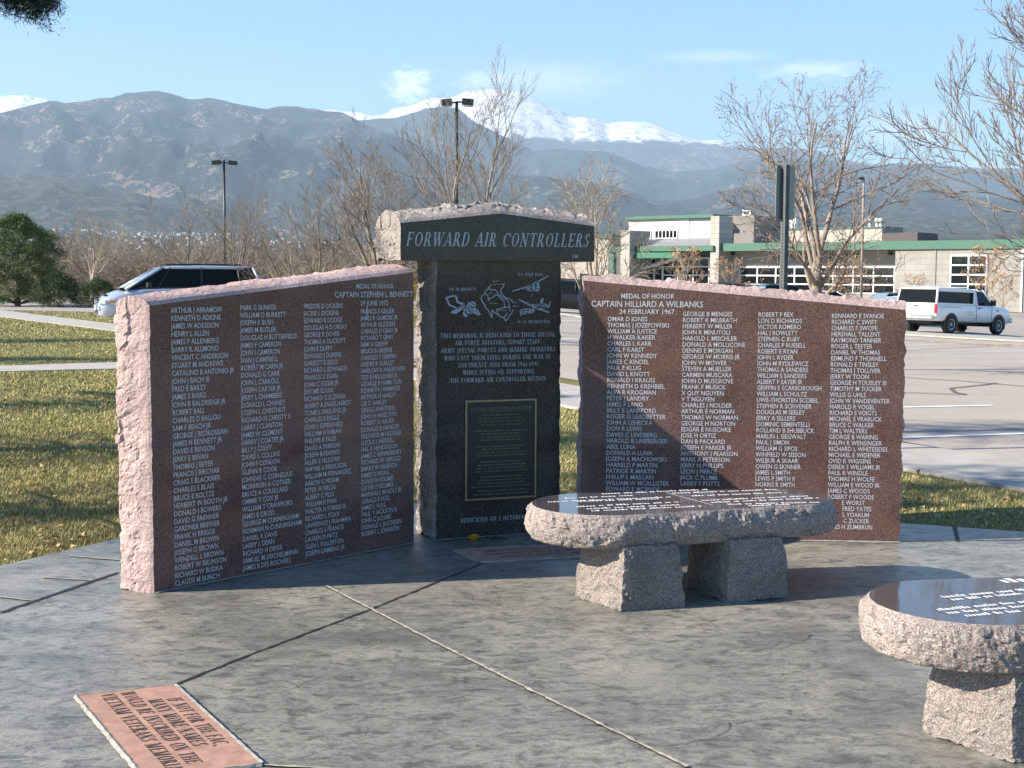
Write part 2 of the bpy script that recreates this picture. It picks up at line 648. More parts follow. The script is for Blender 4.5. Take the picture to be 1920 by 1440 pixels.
def plaza_material():
    m, t, b = mat_new('stamped grey concrete')
    tc = _n(t, 'ShaderNodeTexCoord')
    P = tc.outputs['Object']
    mp = _n(t, 'ShaderNodeMapping')
    mp.inputs['Rotation'].default_value = (0, 0, rad(-8))
    mp.inputs['Scale'].default_value = (.80, 1.25, 1)
    t.links.new(P, mp.inputs[0])
    Q = mp.outputs[0]
    n1 = noise_node(t, Q, 1.7, 9, .70, .35)
    n2 = noise_node(t, Q, 11, 9, .76, .7)
    n3 = noise_node(t, P, .55, 5, .55)
    n4 = noise_node(t, P, 140, 3, .65)
    n6 = noise_node(t, Q, 42, 7, .78, .5)
    c = mixc(t, ramp(t, n1, [(.34, (0, 0, 0)), (.64, (1, 1, 1))]), (.165, .161, .143), (.345, .326, .270))
    c = mixc(t, ramp(t, n2, [(.38, (.80, .80, .80)), (.53, (0, 0, 0))]), c, (.055, .055, .053))
    c = mixc(t, ramp(t, n6, [(.36, (.65, .65, .65)), (.50, (0, 0, 0))]), c, (.07, .07, .07))
    c = mixc(t, ramp(t, n6, [(.56, (0, 0, 0)), (.70, (.5, .5, .5))]), c, (.36, .335, .285))
    c = mixc(t, ramp(t, n3, [(.38, (.55, .55, .55)), (.46, (0, 0, 0)), (.54, (0, 0, 0)), (.66, (.55, .55, .55))]), c, mixc(t, ramp(t, n3, [(.49, (0, 0, 0)), (.51, (1, 1, 1))]), (.10, .098, .09), (.33, .305, .255)))
    c = mixc(t, 1.0, c, ramp(t, n4, [(.3, (.78, .78, .78)), (.7, (1.2, 1.2, 1.2))]), 'MULTIPLY')
    # hairline cracks of the stamped surface, joined into a loose net
    wv = _n(t, 'ShaderNodeVectorMath', operation='ADD')
    nv = _n(t, 'ShaderNodeTexNoise'); nv.inputs['Scale'].default_value = 2.2; nv.inputs['Detail'].default_value = 5
    t.links.new(P, nv.inputs['Vector'])
    sc = _n(t, 'ShaderNodeVectorMath', operation='SCALE'); sc.inputs['Scale'].default_value = .55
    t.links.new(nv.outputs['Color'], sc.inputs[0])
    t.links.new(Q, wv.inputs[0]); t.links.new(sc.outputs[0], wv.inputs[1])
    vo = _n(t, 'ShaderNodeTexVoronoi', feature='DISTANCE_TO_EDGE'); vo.inputs['Scale'].default_value = 1.35
    t.links.new(wv.outputs[0], vo.inputs['Vector'])
    line = ramp(t, vo.outputs[0], [(0, (1, 1, 1)), (.006, (0, 0, 0))])
    br = ramp(t, noise_node(t, P, 1.9, 3), [(.56, (0, 0, 0)), (.66, (.55, .55, .55))])
    crack = mixc(t, 1.0, line, br, 'MULTIPLY')
    c = mixc(t, crack, c, (.035, .034, .033))
    t.links.new(c, b.inputs['Base Color'])
    rr = ramp(t, n2, [(.3, (.40, .40, .40)), (.7, (.24, .24, .24))])
    t.links.new(rr, b.inputs['Roughness'])
    b.inputs['Specular IOR Level'].default_value = .5
    n5 = noise_node(t, Q, 6, 10, .70, 1.0)
    hgt = mixc(t, .35, n5, n6)
    hgt = mixc(t, crack, hgt, (0, 0, 0))
    bump(t, b, hgt, .42, .026)
    return m


def ribbon(mb, pts, w, z, seed=0, wob=.004, mat=0):
    """thin irregular line laid on a level surface"""
    pts = [Vector((p[0], p[1])) for p in pts]
    L = sum((b - a).length for a, b in zip(pts, pts[1:]))
    n = max(3, int(L / .02))
    r = resample([tuple(p) for p in pts], n)
    nz = fbm(np.array([(k * .25, seed * 3.1, 0) for k in range(n)]), 3, seed)
    nw = fbm(np.array([(k * .45, seed * 5.7, 9) for k in range(n)]), 3, seed + 5)
    a, b_ = [], []
    for k in range(n):
        d = (r[min(k + 1, n - 1)] - r[max(k - 1, 0)]).normalized()
        q = Vector((-d.y, d.x))
        c = r[k] + q * nz[k] * wob * 2
        ww = w * max(.15, 1 + 1.1 * nw[k]) * .5
        a.append((c.x + q.x * ww, c.y + q.y * ww, z)); b_.append((c.x - q.x * ww, c.y - q.y * ww, z))
    base = len(mb.v)
    for p, q in zip(a, b_): mb.v.extend([p, q])
    for k in range(n - 1):
        i = base + 2 * k
        mb.f.append((i, i + 1, i + 3, i + 2)); mb.m.append(mat); mb.sm.append(False)


def build_plaza():
    out = [(-5.4, -6), (-4.9, 2.0), (-3.9, 4.9), (-2.68, 7.2), (-2.27, 7.98), (-1.5, 9.0), (.2, 9.5), (1.6, 9.1)]
    a, b = G(1690, 985), G(1920, 1001)
    out += [(a.x, a.y), (b.x, b.y), (5.0, 7.2), (6.6, 4.5), (7.2, -6)]
    mb = MB()
    mb.face([(x, y, PZ) for x, y in reversed(out)])
    for (p, q) in zip(out, out[1:] + out[:1]):
        mb.face([(p[0], p[1], PZ), (q[0], q[1], PZ), (q[0], q[1], -.05), (p[0], p[1], -.05)])
    o = mb.build('plaza', plaza_material())
    if o.data.polygons[0].normal.z < 0: o.data.flip_normals()
    tag(o, 'polished grey stamped concrete plaza round the memorial', 'plaza', kind='structure')
    def g(*p): v = GP(*p); return (v.x, v.y)
    d = MB()
    z1, z2 = PZ + .003, PZ + .006
    for k, (pl, w) in enumerate([([(0, 1150), (222, 1074)], .026), ([(327, 1285), (480, 1224), (695, 1143), (822, 1091)], .013),
                                 ([(1790, 988), (1796, 1016)], .02), ([(1690, 1016), (1920, 1013)], .012),
                                 ([(822, 1091), (905, 1057)], .012)]):
        ribbon(d, [g(*p) for p in pl], w, z1, k)
    for k, pl in enumerate([[(476, 1306), (530, 1298), (560, 1288), (598, 1270)], [(1250, 1400), (1330, 1388), (1370, 1368), (1366, 1356)],
                            [(1455, 1218), (1500, 1205), (1520, 1190)], [(1180, 1320), (1300, 1322), (1390, 1316)]]):
        ribbon(d, [g(*p) for p in pl], .0028, z1, k + 20, .012)
    l = MB()
    for k, (pl, w) in enumerate([([(612, 1100), (695, 1143), (830, 1213), (1000, 1298), (1290, 1440)], .014),
                                 ([(0, 1121), (56, 1127)], .012), ([(82, 1084), (173, 1090)], .012), ([(131, 1044), (223, 1051)], .012),
                                 ([(1490, 1034), (1580, 1052), (1660, 1076)], .007),
                                 ([(490, 1436), (560, 1440), (640, 1446)], .010)]):
        if w > .008: ribbon(d, [g(*p) for p in pl], w * 1.5, z1 + .001, k + 50)
        ribbon(l, [g(*p) for p in pl], w, z2, k + 50)
    d.build('dark_joint', MT['joint_dark'], o)
    l.build('pale_joint', MT['joint_pale'], o)


def build_paving():
    g = lambda *p: (lambda v: (v.x, v.y))(G(*p))
    d = Vector((.432, -.902))
    # diagonal walk on the right: between the lawn and the car park
    near_a, near_b = g(1920, 922), g(1920, 868)
    A = [(-2.4, 22.6), (.67, 16.1), (3.1, 11.04), near_a, (4.9, 7.3), (6.2, 4.2), (8, 0)]
    B = [(-.6, 23.4), (.95, 19.2), (3.4, 12.95), near_b, (5.9, 7.7), (7.5, 4.0), (9.4, 0)]
    o = sheet('sidewalk', A, B, .03, MT['concrete'], .8, .12)
    tag(o, 'pale concrete walk running past the right side of the memorial', 'sidewalk', kind='structure')
    # walk across the lawn on the left
    A = [(-20, 20.4), (-8.2, 21.2), (-6.5, 22.2), (-2.2, 22.9)]
    B = [(-20, 21.5), (-8.4, 22.6), (-6.7, 23.9), (-1.5, 24.4)]
    o = sheet('footpath', A, B, .026, MT['concrete'], 1.0, .1)
    tag(o, 'pale concrete path crossing the lawn on the left', 'footpath', kind='structure')
    # far walk on the left beside the road
    A = [(-48, 100), (-20.2, 55.5), (-12.6, 42.8), (-4, 30)]
    B = [(-45, 92), (-19.2, 50.5), (-11.4, 38.2), (-3.4, 26)]
    o = sheet('roadside_walk', A, B, .022, MT['concrete'], 2.0, .1)
    tag(o, 'pale concrete walk slanting beside the road on the left', 'sidewalk', kind='structure')
    # car park
    A = [(-3.6, 27), (-.3, 24.2), (1.4, 19.6), (3.62, 12.95), (4.45, 11.3), (6.1, 7.7), (7.7, 4.0), (9.6, 0)]
    far0, far1 = g(1050, 593), g(1920, 650)
    B = [(-3.0, 46.5), g(1050, 590), (6.8, 52.6), g(1500, 613.5), g(1700, 630.5), g(1920, 643), (32.6, 41), (61, 30.6)]
    o = sheet('parking_lot', A, B, .010, MT['lot'], 1.5)
    tag(o, 'sunlit pinkish car park surface with white bay lines', 'parking lot', kind='structure')
    m = MB()
    def line(p, q, w):
        p, q = Vector(g(*p)), Vector(g(*q))
        n = 12
        dd = (q - p).normalized(); s = Vector((-dd.y, dd.x)) * w / 2
        for k in range(n):
            a, b = p.lerp(q, k / n), p.lerp(q, (k + 1) / n)
            mb = [(a + s), (b + s), (b - s), (a - s)]
            m.face([(x.x, x.y, gz(x.x, x.y) + .016) for x in mb])
    for p, q, w in [((1640, 825), (1990, 813), .11), ((1640, 767), (1861, 762), .11), ((1735, 664), (1990, 656), .14), ((1600, 651), (1822, 644), .14),
                    ((1910, 679), (1990, 677), .14), ((1000, 603), (1095, 602), .16), ((1000, 637), (1095, 635), .14), ((1000, 661), (1095, 659), .12),
                    ((1300, 640), (1500, 634), .14)]:
        line(p, q, w)
    m.build('bay_line', MT['white_paint'], o)
    cr = MB()
    for k, pl in enumerate([[(1640, 662), (1760, 655), (1900, 646)], [(1640, 705), (1730, 712), (1800, 716), (1920, 726)],
                            [(1640, 742), (1700, 738), (1810, 742)], [(1782, 730), (1790, 738), (1812, 742)], [(1782, 730), (1840, 724), (1870, 720)]]):
        pts = [g(*p) for p in pl]
        r = resample(pts, 30)
        for a, b in zip(r, r[1:]):
            dd = (b - a).normalized(); s = Vector((-dd.y, dd.x)) * .03
            cr.face([(x.x, x.y, gz(x.x, x.y) + .020) for x in (a + s, b + s, b - s, a - s)])
    cr.build('crack', simple('tar filled crack', (.12, .105, .10), .8), o)
    # far kerb strip and the road beyond
    A = [(-6, 47.6), g(1050, 589), (7, 53), g(1500, 612), g(1700, 629), g(1920, 641), (33, 41.4), (62, 31)]
    B = [(-6, 49.5), g(1050, 581), (8, 57), g(1500, 604), g(1700, 618), g(1920, 633), (35, 44), (64, 34)]
    o = sheet('kerb_strip', A, B, .05, MT['concrete'], 1.5, .16)
    tag(o, 'pale concrete strip along the far side of the car park', 'kerb', kind='structure')
    A = [(-110, 69), (-40, 61), (-20, 56.8), (-6, 49.7), g(1050, 581), (8, 57.2), g(1500, 603.5), g(1700, 617.5), g(1920, 632.5), (35, 44.2), (64, 34.2)]
    B = [(-110, 84), (-40, 78), (-20, 77), (-6, 80), (4, 100), (12, 104), (20, 100), (28, 94), (36, 86), (60, 64), (90, 50)]
    o = sheet('road', A, B, .008, MT['road'], 2.0)
    tag(o, 'grey asphalt road and far parking aisle before the building', 'road', kind='structure')


def clump_mesh(name, pts, size, mat, n_per, seed, parent=None, tri=True, flat=0.0, wid=.3, spread=None):
    """many small leaf blades scattered round the points"""
    rng = np.random.default_rng(seed)
    P = np.repeat(np.asarray(pts, float), n_per, axis=0)
    n = len(P)
    if spread is not None: P = P + rng.normal(0, 1, (n, 3)) * np.asarray(spread)
    d = rng.normal(0, 1, (n, 3)); d[:, 2] *= (1 - flat); d /= np.linalg.norm(d, axis=1)[:, None] + 1e-9
    e = np.cross(d, rng.normal(0, 1, (n, 3))); e /= np.linalg.norm(e, axis=1)[:, None] + 1e-9
    s = size * rng.uniform(.6, 1.3, n)[:, None]
    a, b, c = P - e * s * wid * .5, P + e * s * wid * .5, P + d * s
    V = np.stack([a, b, c], 1).reshape(-1, 3)
    Fc = np.arange(3 * n).reshape(-1, 3)
    return np_mesh(name, V, Fc, mat, parent)


def leaf_mat(name, stops, rough=.7, trans=True, scale=1.2):
    m, t, b = mat_new(name)
    g = _n(t, 'ShaderNodeNewGeometry')
    tc = _n(t, 'ShaderNodeTexCoord')
    n = noise_node(t, tc.outputs['Object'], scale, 4)
    mt = _n(t, 'ShaderNodeMath', operation='ADD'); 
    mm = _n(t, 'ShaderNodeMath', operation='MULTIPLY'); mm.inputs[1].default_value = .55
    t.links.new(g.outputs['Random Per Island'], mm.inputs[0])
    m2 = _n(t, 'ShaderNodeMath', operation='MULTIPLY'); m2.inputs[1].default_value = .55
    t.links.new(n, m2.inputs[0])
    t.links.new(mm.outputs[0], mt.inputs[0]); t.links.new(m2.outputs[0], mt.inputs[1])
    t.links.new(ramp(t, mt.outputs[0], stops), b.inputs['Base Color'])
    b.inputs['Roughness'].default_value = rough
    b.inputs['Specular IOR Level'].default_value = .25
    return m


def build_grass():
    rng = np.random.default_rng(5)
    mat = leaf_mat('grass blades', [(.1, (.09, .115, .028)), (.33, (.22, .215, .075)), (.58, (.42, .36, .16)), (.95, (.56, .47, .24))], .8, scale=.7)
    def edge_l(y): return np.interp(y, [2, 4.9, 7.2, 7.98, 9.0, 9.5], [-4.9, -3.9, -2.68, -2.27, -1.5, .2])
    pos, size = [], []
    def put(n, x0, x1, y0, y1, s, test):
        x = rng.uniform(x0, x1, n); y = rng.uniform(y0, y1, n)
        k = test(x, y)
        pos.append(np.stack([x[k], y[k]], 1)); size.append(np.full(k.sum(), s))
    left = lambda x, y: (x < edge_l(y) - .01)
    put(60000, -4.6, -1.6, 6.2, 9.6, .024, lambda x, y: left(x, y) | ((y > 9.0) & (x < -1.4)))
    put(60000, -6.2, -2.0, 9.6, 14, .027, lambda x, y: x < -1)
    pa = lambda x: np.interp(x, [-20, -8.2, -6.5, -2.2], [20.4, 21.2, 22.2, 22.9])
    pb = lambda x: np.interp(x, [-20, -8.4, -6.7, -1.5], [21.5, 22.6, 23.9, 24.4])
    rw = lambda x: np.interp(x, [-48, -20.2, -12.6, -4], [100, 55.5, 42.8, 30])
    rw2 = lambda x: np.interp(x, [-45, -19.2, -11.4, -3.4], [92, 50.5, 38.2, 26])
    put(52000, -9.8, -3.5, 14, 23, .030, lambda x, y: y < pa(x) - .03)
    put(52000, -21, -4.0, 21.5, 52, .034, lambda x, y: (y > pb(x) + .03) & (y < rw2(x) - .03))
    put(9000, -30, -11, 40, 60, .04, lambda x, y: (y > rw(x) + .05) & (y < np.interp(x, [-40, -20, -6], [60.5, 56.3, 49])))
    # right lawn and the slit behind the pillar
    def right(x, y):
        back = np.interp(x, [-1.5, .2, 1.6, 2.55, 3.1, 5.0], [9.05, 9.55, 9.15, 8.62, 8.32, 7.25])
        walk = np.interp(y, [4.2, 7.3, 9.9, 11.04, 16.1, 22.6], [6.2, 4.9, 3.66, 3.1, .67, -2.4])
        return (y > back + .02) & (x < walk - .02)
    put(50000, .1, 5.2, 8.0, 12, .025, right)
    put(16000, -1.0, 2.5, 11, 16.5, .03, right)
    p = np.concatenate(pos); s = np.concatenate(size)
    n = len(p)
    z = np.array([gz(a, b) for a, b in p])
    ang = rng.uniform(0, 2 * np.pi, n); lean = rng.uniform(.2, 1.1, n)
    h = s * rng.uniform(.6, 1.35, n)
    base = np.stack([p[:, 0], p[:, 1], z], 1)
    e = np.stack([-np.sin(ang), np.cos(ang), np.zeros(n)], 1) * (s * .11 + np.maximum(p[:, 1] - 10, 0) * .00035)[:, None]
    tip = base + np.stack([np.cos(ang) * lean * h, np.sin(ang) * lean * h, h], 1)
    V = np.stack([base - e, base + e, tip], 1).reshape(-1, 3)
    o = np_mesh('lawn_grass', V, np.arange(3 * n).reshape(-1, 3), mat)
    tag(o, 'short half-dry grass blades covering the lawns', 'grass', kind='stuff')
    # fallen leaves
    q = []
    for (x0, x1, y0, y1, k, test) in [(-4.2, -1.9, 6.6, 10, 420, left), (-8, -2.6, 10, 20, 900, lambda x, y: x < -1), (.3, 4.6, 8.2, 12, 700, right)]:
        x = rng.uniform(x0, x1, k); y = rng.uniform(y0, y1, k); t = test(x, y)
        q.append(np.stack([x[t], y[t], np.array([gz(a, b) for a, b in zip(x[t], y[t])]) + .022], 1))
    kk = rng.uniform(0, 1, 700)
    a, b = G(1690, 639), G(1920, 652); c = G(1050, 593.5); d = G(1095, 593.5)
    for (u, v, k) in ((a, b, 500), (c, d, 160)):
        f = rng.uniform(0, 1, k)[:, None]
        r = np.array(u)[None] * (1 - f) + np.array(v)[None] * f
        r[:, :2] += rng.normal(0, .16, (k, 2)); r[:, 2] += .03
        q.append(r)
    q = np.concatenate(q)
    lm = leaf_mat('dry fallen leaf', [(.1, (.20, .11, .045)), (.5, (.36, .25, .12)), (.95, (.52, .42, .26))], .8)
    o = clump_mesh('fallen_leaves', q, .032, lm, 2, 9, flat=.75, wid=.9, spread=(.012, .012, .004))
    tag(o, 'curled tan fallen leaves scattered on the grass and kerb', 'leaves', kind='stuff')


build_ground()
build_plaza()
build_paving()
build_grass()

# ------------------------------------------------------------------ lettering
_dg = None
def sans_lines(lines, lead, align='LEFT', bold=0.0):
    """2-D triangles of the lines of capitals, cap height 1, lines LEAD apart, first baseline at 0"""
    cu = bpy.data.curves.new('tmp', 'FONT')
    cu.body = '\n'.join(lines)
    cu.size = 1.0
    cu.align_x = align
    cu.resolution_u = 2
    cu.offset = bold
    cu.space_line = 1.0
    o = bpy.data.objects.new('tmp', cu); COL.objects.link(o)
    dg = bpy.context.evaluated_depsgraph_get()
    me = o.evaluated_get(dg).to_mesh()
    V = np.zeros(len(me.vertices) * 3); me.vertices.foreach_get('co', V); V = V.reshape(-1, 3)[:, :2].copy()
    Fc = [tuple(p.vertices) for p in me.polygons]
    o.evaluated_get(dg).to_mesh_clear()
    bpy.data.objects.remove(o); bpy.data.curves.remove(cu)
    return V, Fc


_cap = None
def cap_height():
    global _cap
    if _cap is None:
        V, _ = sans_lines(['H'], 1)
        V2, _ = sans_lines(['H', 'H'], 1)
        _cap = (V[:, 1].max() - V[:, 1].min(), V[:, 1].min(), (V2[:, 1].max() - V2[:, 1].min()) - (V[:, 1].max() - V[:, 1].min()))
    return _cap


def sans_block(mb, lines, p0, ex, ey, n, cap, lead, xs=1.0, align='LEFT', bold=0.0, mat=0, off=.0015, shear=0.0):
    """p0 = left (or centre) end of the first baseline; ex, ey = unit directions; metres"""
    ch, y0, ls = cap_height()
    V, Fc = sans_lines(lines, 1, align, bold)
    row = np.round(-(V[:, 1] - ch / 2) / ls)
    y = (V[:, 1] - y0 + row * ls) / ch * cap
    x = V[:, 0] / ch * cap * xs + y * shear
    y = y - row * lead
    P = np.array(p0)[None] + np.outer(x, np.array(ex)) + np.outer(y, np.array(ey)) + np.array(n)[None] * off
    mb.add(P.tolist(), Fc, mat)


# a serif alphabet drawn with strokes: v thick upright, t thin line, k thick slant, h hairline, a arc, s serif
def _serif_font():
    g = {}
    g['A'] = (.80, [('t', .08, 0, .40, 1), ('k', .40, 1, .70, 0), ('h', .34, .19, .60), ('s', .08, 0), ('s', .70, 0)])
    g['B'] = (.72, [('v', .17, 0, 1), ('a', .34, .755, .22, .245, -90, 90), ('a', .36, .265, .27, .265, -90, 90), ('h', 1, .06, .36), ('h', .51, .17, .36), ('h', 0, .06, .38)])
    g['C'] = (.80, [('a', .45, .5, .37, .5, 48, 312), ('t', .72, .70, .72, .98)])
    g['D'] = (.82, [('v', .17, 0, 1), ('a', .34, .5, .40, .5, -90, 90), ('h', 1, .06, .36), ('h', 0, .06, .36)])
    g['E'] = (.70, [('v', .17, 0, 1), ('h', 1, .06, .60), ('h', .52, .17, .46), ('h', 0, .06, .64), ('t', .60, 1, .60, .80), ('t', .64, 0, .64, .22), ('t', .46, .42, .46, .62)])
    g['F'] = (.66, [('v', .17, 0, 1), ('h', 1, .06, .60), ('h', .52, .17, .46), ('s', .17, 0), ('t', .60, 1, .60, .78), ('t', .46, .42, .46, .62)])
    g['G'] = (.86, [('a', .45, .5, .37, .5, 48, 318), ('v', .72, .06, .42), ('s', .72, .42), ('t', .72, .72, .72, .98)])
    g['H'] = (.88, [('v', .17, 0, 1), ('v', .68, 0, 1), ('h', .52, .17, .68), ('s', .17, 0), ('s', .17, 1), ('s', .68, 0), ('s', .68, 1)])
    g['I'] = (.38, [('v', .18, 0, 1), ('s', .18, 0), ('s', .18, 1)])
    g['J'] = (.50, [('v', .30, .12, 1), ('a', .18, .12, .12, .14, 180, 360), ('s', .30, 1)])
    g['K'] = (.80, [('v', .17, 0, 1), ('t', .20, .42, .62, 1), ('k', .32, .58, .66, 0), ('s', .17, 0), ('s', .17, 1), ('s', .66, 0), ('s', .62, 1)])
    g['L'] = (.66, [('v', .17, 0, 1), ('h', 0, .06, .60), ('s', .17, 1), ('t', .60, 0, .60, .26)])
    g['M'] = (1.02, [('t', .14, 0, .17, 1), ('k', .17, 1, .48, 0), ('t', .48, 0, .78, 1), ('v', .80, 0, 1), ('s', .14, 0), ('s', .80, 0), ('s', .14, 1), ('s', .84, 1)])
    g['N'] = (.86, [('t', .15, 0, .15, 1), ('k', .15, 1, .68, 0), ('t', .68, 0, .68, 1), ('s', .15, 0), ('s', .12, 1), ('s', .68, 1)])
    g['O'] = (.86, [('a', .43, .5, .36, .5, 0, 360)])
    g['P'] = (.68, [('v', .17, 0, 1), ('a', .34, .73, .24, .27, -90, 90), ('h', 1, .06, .36), ('h', .46, .17, .36), ('s', .17, 0)])
    g['Q'] = (.86, [('a', .43, .5, .36, .5, 0, 360), ('k', .42, .20, .74, -.18)])
    g['R'] = (.78, [('v', .17, 0, 1), ('a', .34, .74, .24, .26, -90, 90), ('h', 1, .06, .36), ('h', .48, .17, .36), ('k', .38, .48, .66, 0), ('s', .17, 0), ('s', .68, 0)])
    g['S'] = (.62, [('a', .31, .745, .20, .255, 35, 268), ('a', .31, .255, .23, .255, -140, 92), ('t', .50, .72, .50, .97), ('t', .09, .03, .09, .28)])
    g['T'] = (.74, [('v', .37, 0, 1), ('h', 1, .07, .67), ('s', .37, 0), ('t', .07, 1, .07, .78), ('t', .67, 1, .67, .78)])
    g['U'] = (.84, [('v', .17, .28, 1), ('a', .41, .28, .24, .28, 180, 360), ('t', .65, .28, .65, 1), ('s', .17, 1), ('s', .65, 1)])
    g['V'] = (.80, [('k', .10, 1, .40, 0), ('t', .40, 0, .70, 1), ('s', .10, 1), ('s', .70, 1)])
    g['W'] = (1.08, [('k', .10, 1, .34, 0), ('t', .34, 0, .54, 1), ('k', .52, 1, .76, 0), ('t', .76, 0, .98, 1), ('s', .10, 1), ('s', .52, 1), ('s', .98, 1)])
    g['X'] = (.80, [('k', .12, 1, .68, 0), ('t', .12, 0, .66, 1), ('s', .12, 0), ('s', .68, 0), ('s', .12, 1), ('s', .66, 1)])
    g['Y'] = (.78, [('k', .10, 1, .39, .46), ('t', .68, 1, .39, .46), ('v', .39, 0, .46), ('s', .39, 0), ('s', .10, 1), ('s', .68, 1)])
    g['Z'] = (.72, [('h', 1, .08, .62), ('k', .62, 1, .08, 0), ('h', 0, .08, .64), ('t', .08, 1, .08, .78), ('t', .64, 0, .64, .22)])
    g['0'] = (.64, [('a', .32, .5, .24, .5, 0, 360)])
    g['1'] = (.44, [('v', .22, 0, 1), ('s', .22, 0), ('t', .08, .84, .22, 1)])
    g['2'] = (.62, [('a', .30, .72, .22, .28, -20, 170), ('t', .50, .62, .08, .03), ('h', .03, .08, .56)])
    g['3'] = (.60, [('a', .28, .75, .20, .25, -90, 150), ('a', .28, .27, .24, .27, -150, 90)])
    g['5'] = (.60, [('t', .14, 1, .12, .55), ('h', .98, .14, .52), ('a', .28, .30, .25, .30, -150, 120)])
    g['6'] = (.62, [('a', .31, .30, .23, .30, 0, 360), ('a', .52, .34, .44, .64, 108, 178)])
    g['7'] = (.58, [('h', .98, .08, .54), ('k', .54, .98, .24, 0)])
    g['9'] = (.62, [('a', .31, .70, .23, .30, 0, 360), ('a', .10, .66, .44, .64, -72, -2)])
    g['-'] = (.46, [('k', .06, .42, .38, .42)])
    g[','] = (.28, [('k', .12, .10, .06, -.14)])
    g['.'] = (.28, [('k', .10, .0, .10, .10)])
    g[' '] = (.42, [])
    return g


SERIF = _serif_font()


def serif_width(txt, track=.08):
    return sum(SERIF[c][0] + track for c in txt) - track


def serif_line(mb, txt, p0, ex, ey, n, cap, width=None, align='CENTER', shear=0.0, heavy=1.0, mat=0, track=.08, off=.0012):
    ex, ey, n, p0 = (Vector(q) for q in (ex, ey, n, p0))
    w0 = serif_width(txt, track)
    xs = cap if width is None else width / w0
    x = {'CENTER': -w0 / 2, 'LEFT': 0.0, 'RIGHT': -w0}[align]
    TK, TN = .155 * heavy, .062 * heavy
    def P(u, v, L):
        return p0 + ex * (u * xs + v * cap * shear) + ey * (v * cap) + n * (off + L * .00012)
    for ch in txt:
        adv, strokes = SERIF[ch]
        for L, s in enumerate(strokes):
            def seg(a, b, c, d, w):
                q = Vector((c - a, d - b)); q.normalize(); q = Vector((-q.y, q.x)) * w / 2
                mb.face([P(x + a + q.x, b + q.y, L), P(x + a - q.x, b - q.y, L), P(x + c - q.x, d - q.y, L), P(x + c + q.x, d + q.y, L)], mat)
            if s[0] == 'v': seg(s[1], s[2], s[1], s[3], TK)
            elif s[0] == 't': seg(*s[1:5], TN)
            elif s[0] == 'k': seg(*s[1:5], TK)
            elif s[0] == 'h':
                y = s[1] + (TN / 2 if s[1] <= .04 else -TN / 2)
                seg(s[2], y, s[3], y, TN)
            elif s[0] == 's':
                y = s[2] + (TN / 2 if s[2] < .5 else -TN / 2)
                seg(s[1] - .14, y, s[1] + .14, y, TN)
            elif s[0] == 'a':
                _, cx, cy, rx, ry, a0, a1 = s
                k = max(4, int(abs(a1 - a0) / 18))
                pr = None
                for i in range(k + 1):
                    a = rad(a0 + (a1 - a0) * i / k)
                    w = TN + (TK - TN) * abs(math.cos(a))
                    o_, i_ = (cx + rx * math.cos(a), cy + ry * math.sin(a)), (cx + (rx - w) * math.cos(a), cy + (ry - min(w, TN * 1.1)) * math.sin(a))
                    cur = (P(x + o_[0], o_[1], L), P(x + i_[0], i_[1], L))
                    if pr: mb.face([pr[0], cur[0], cur[1], pr[1]], mat)
                    pr = cur
        x += adv + track


def tick_text(mb, length, p0, ex, ey, n, cap, rng, mat=0, off=.0012, align='LEFT'):
    """a row of writing too small to be read in the photograph: short uneven marks"""
    ex, ey, n, p0 = (Vector(q) for q in (ex, ey, n, p0))
    x = 0.0 if align == 'LEFT' else -length / 2
    end = x + length
    left = rng.randint(3, 8)
    while x < end:
        w = cap * rng.uniform(.22, .5)
        h = cap * rng.choice([.7, .7, .7, 1.0])
        a = p0 + ex * x + n * off
        mb.face([a, a + ex * w, a + ex * w + ey * h, a + ey * h], mat)
        x += w + cap * .2
        left -= 1
        if left == 0:
            x += cap * .55; left = rng.randint(2, 8)
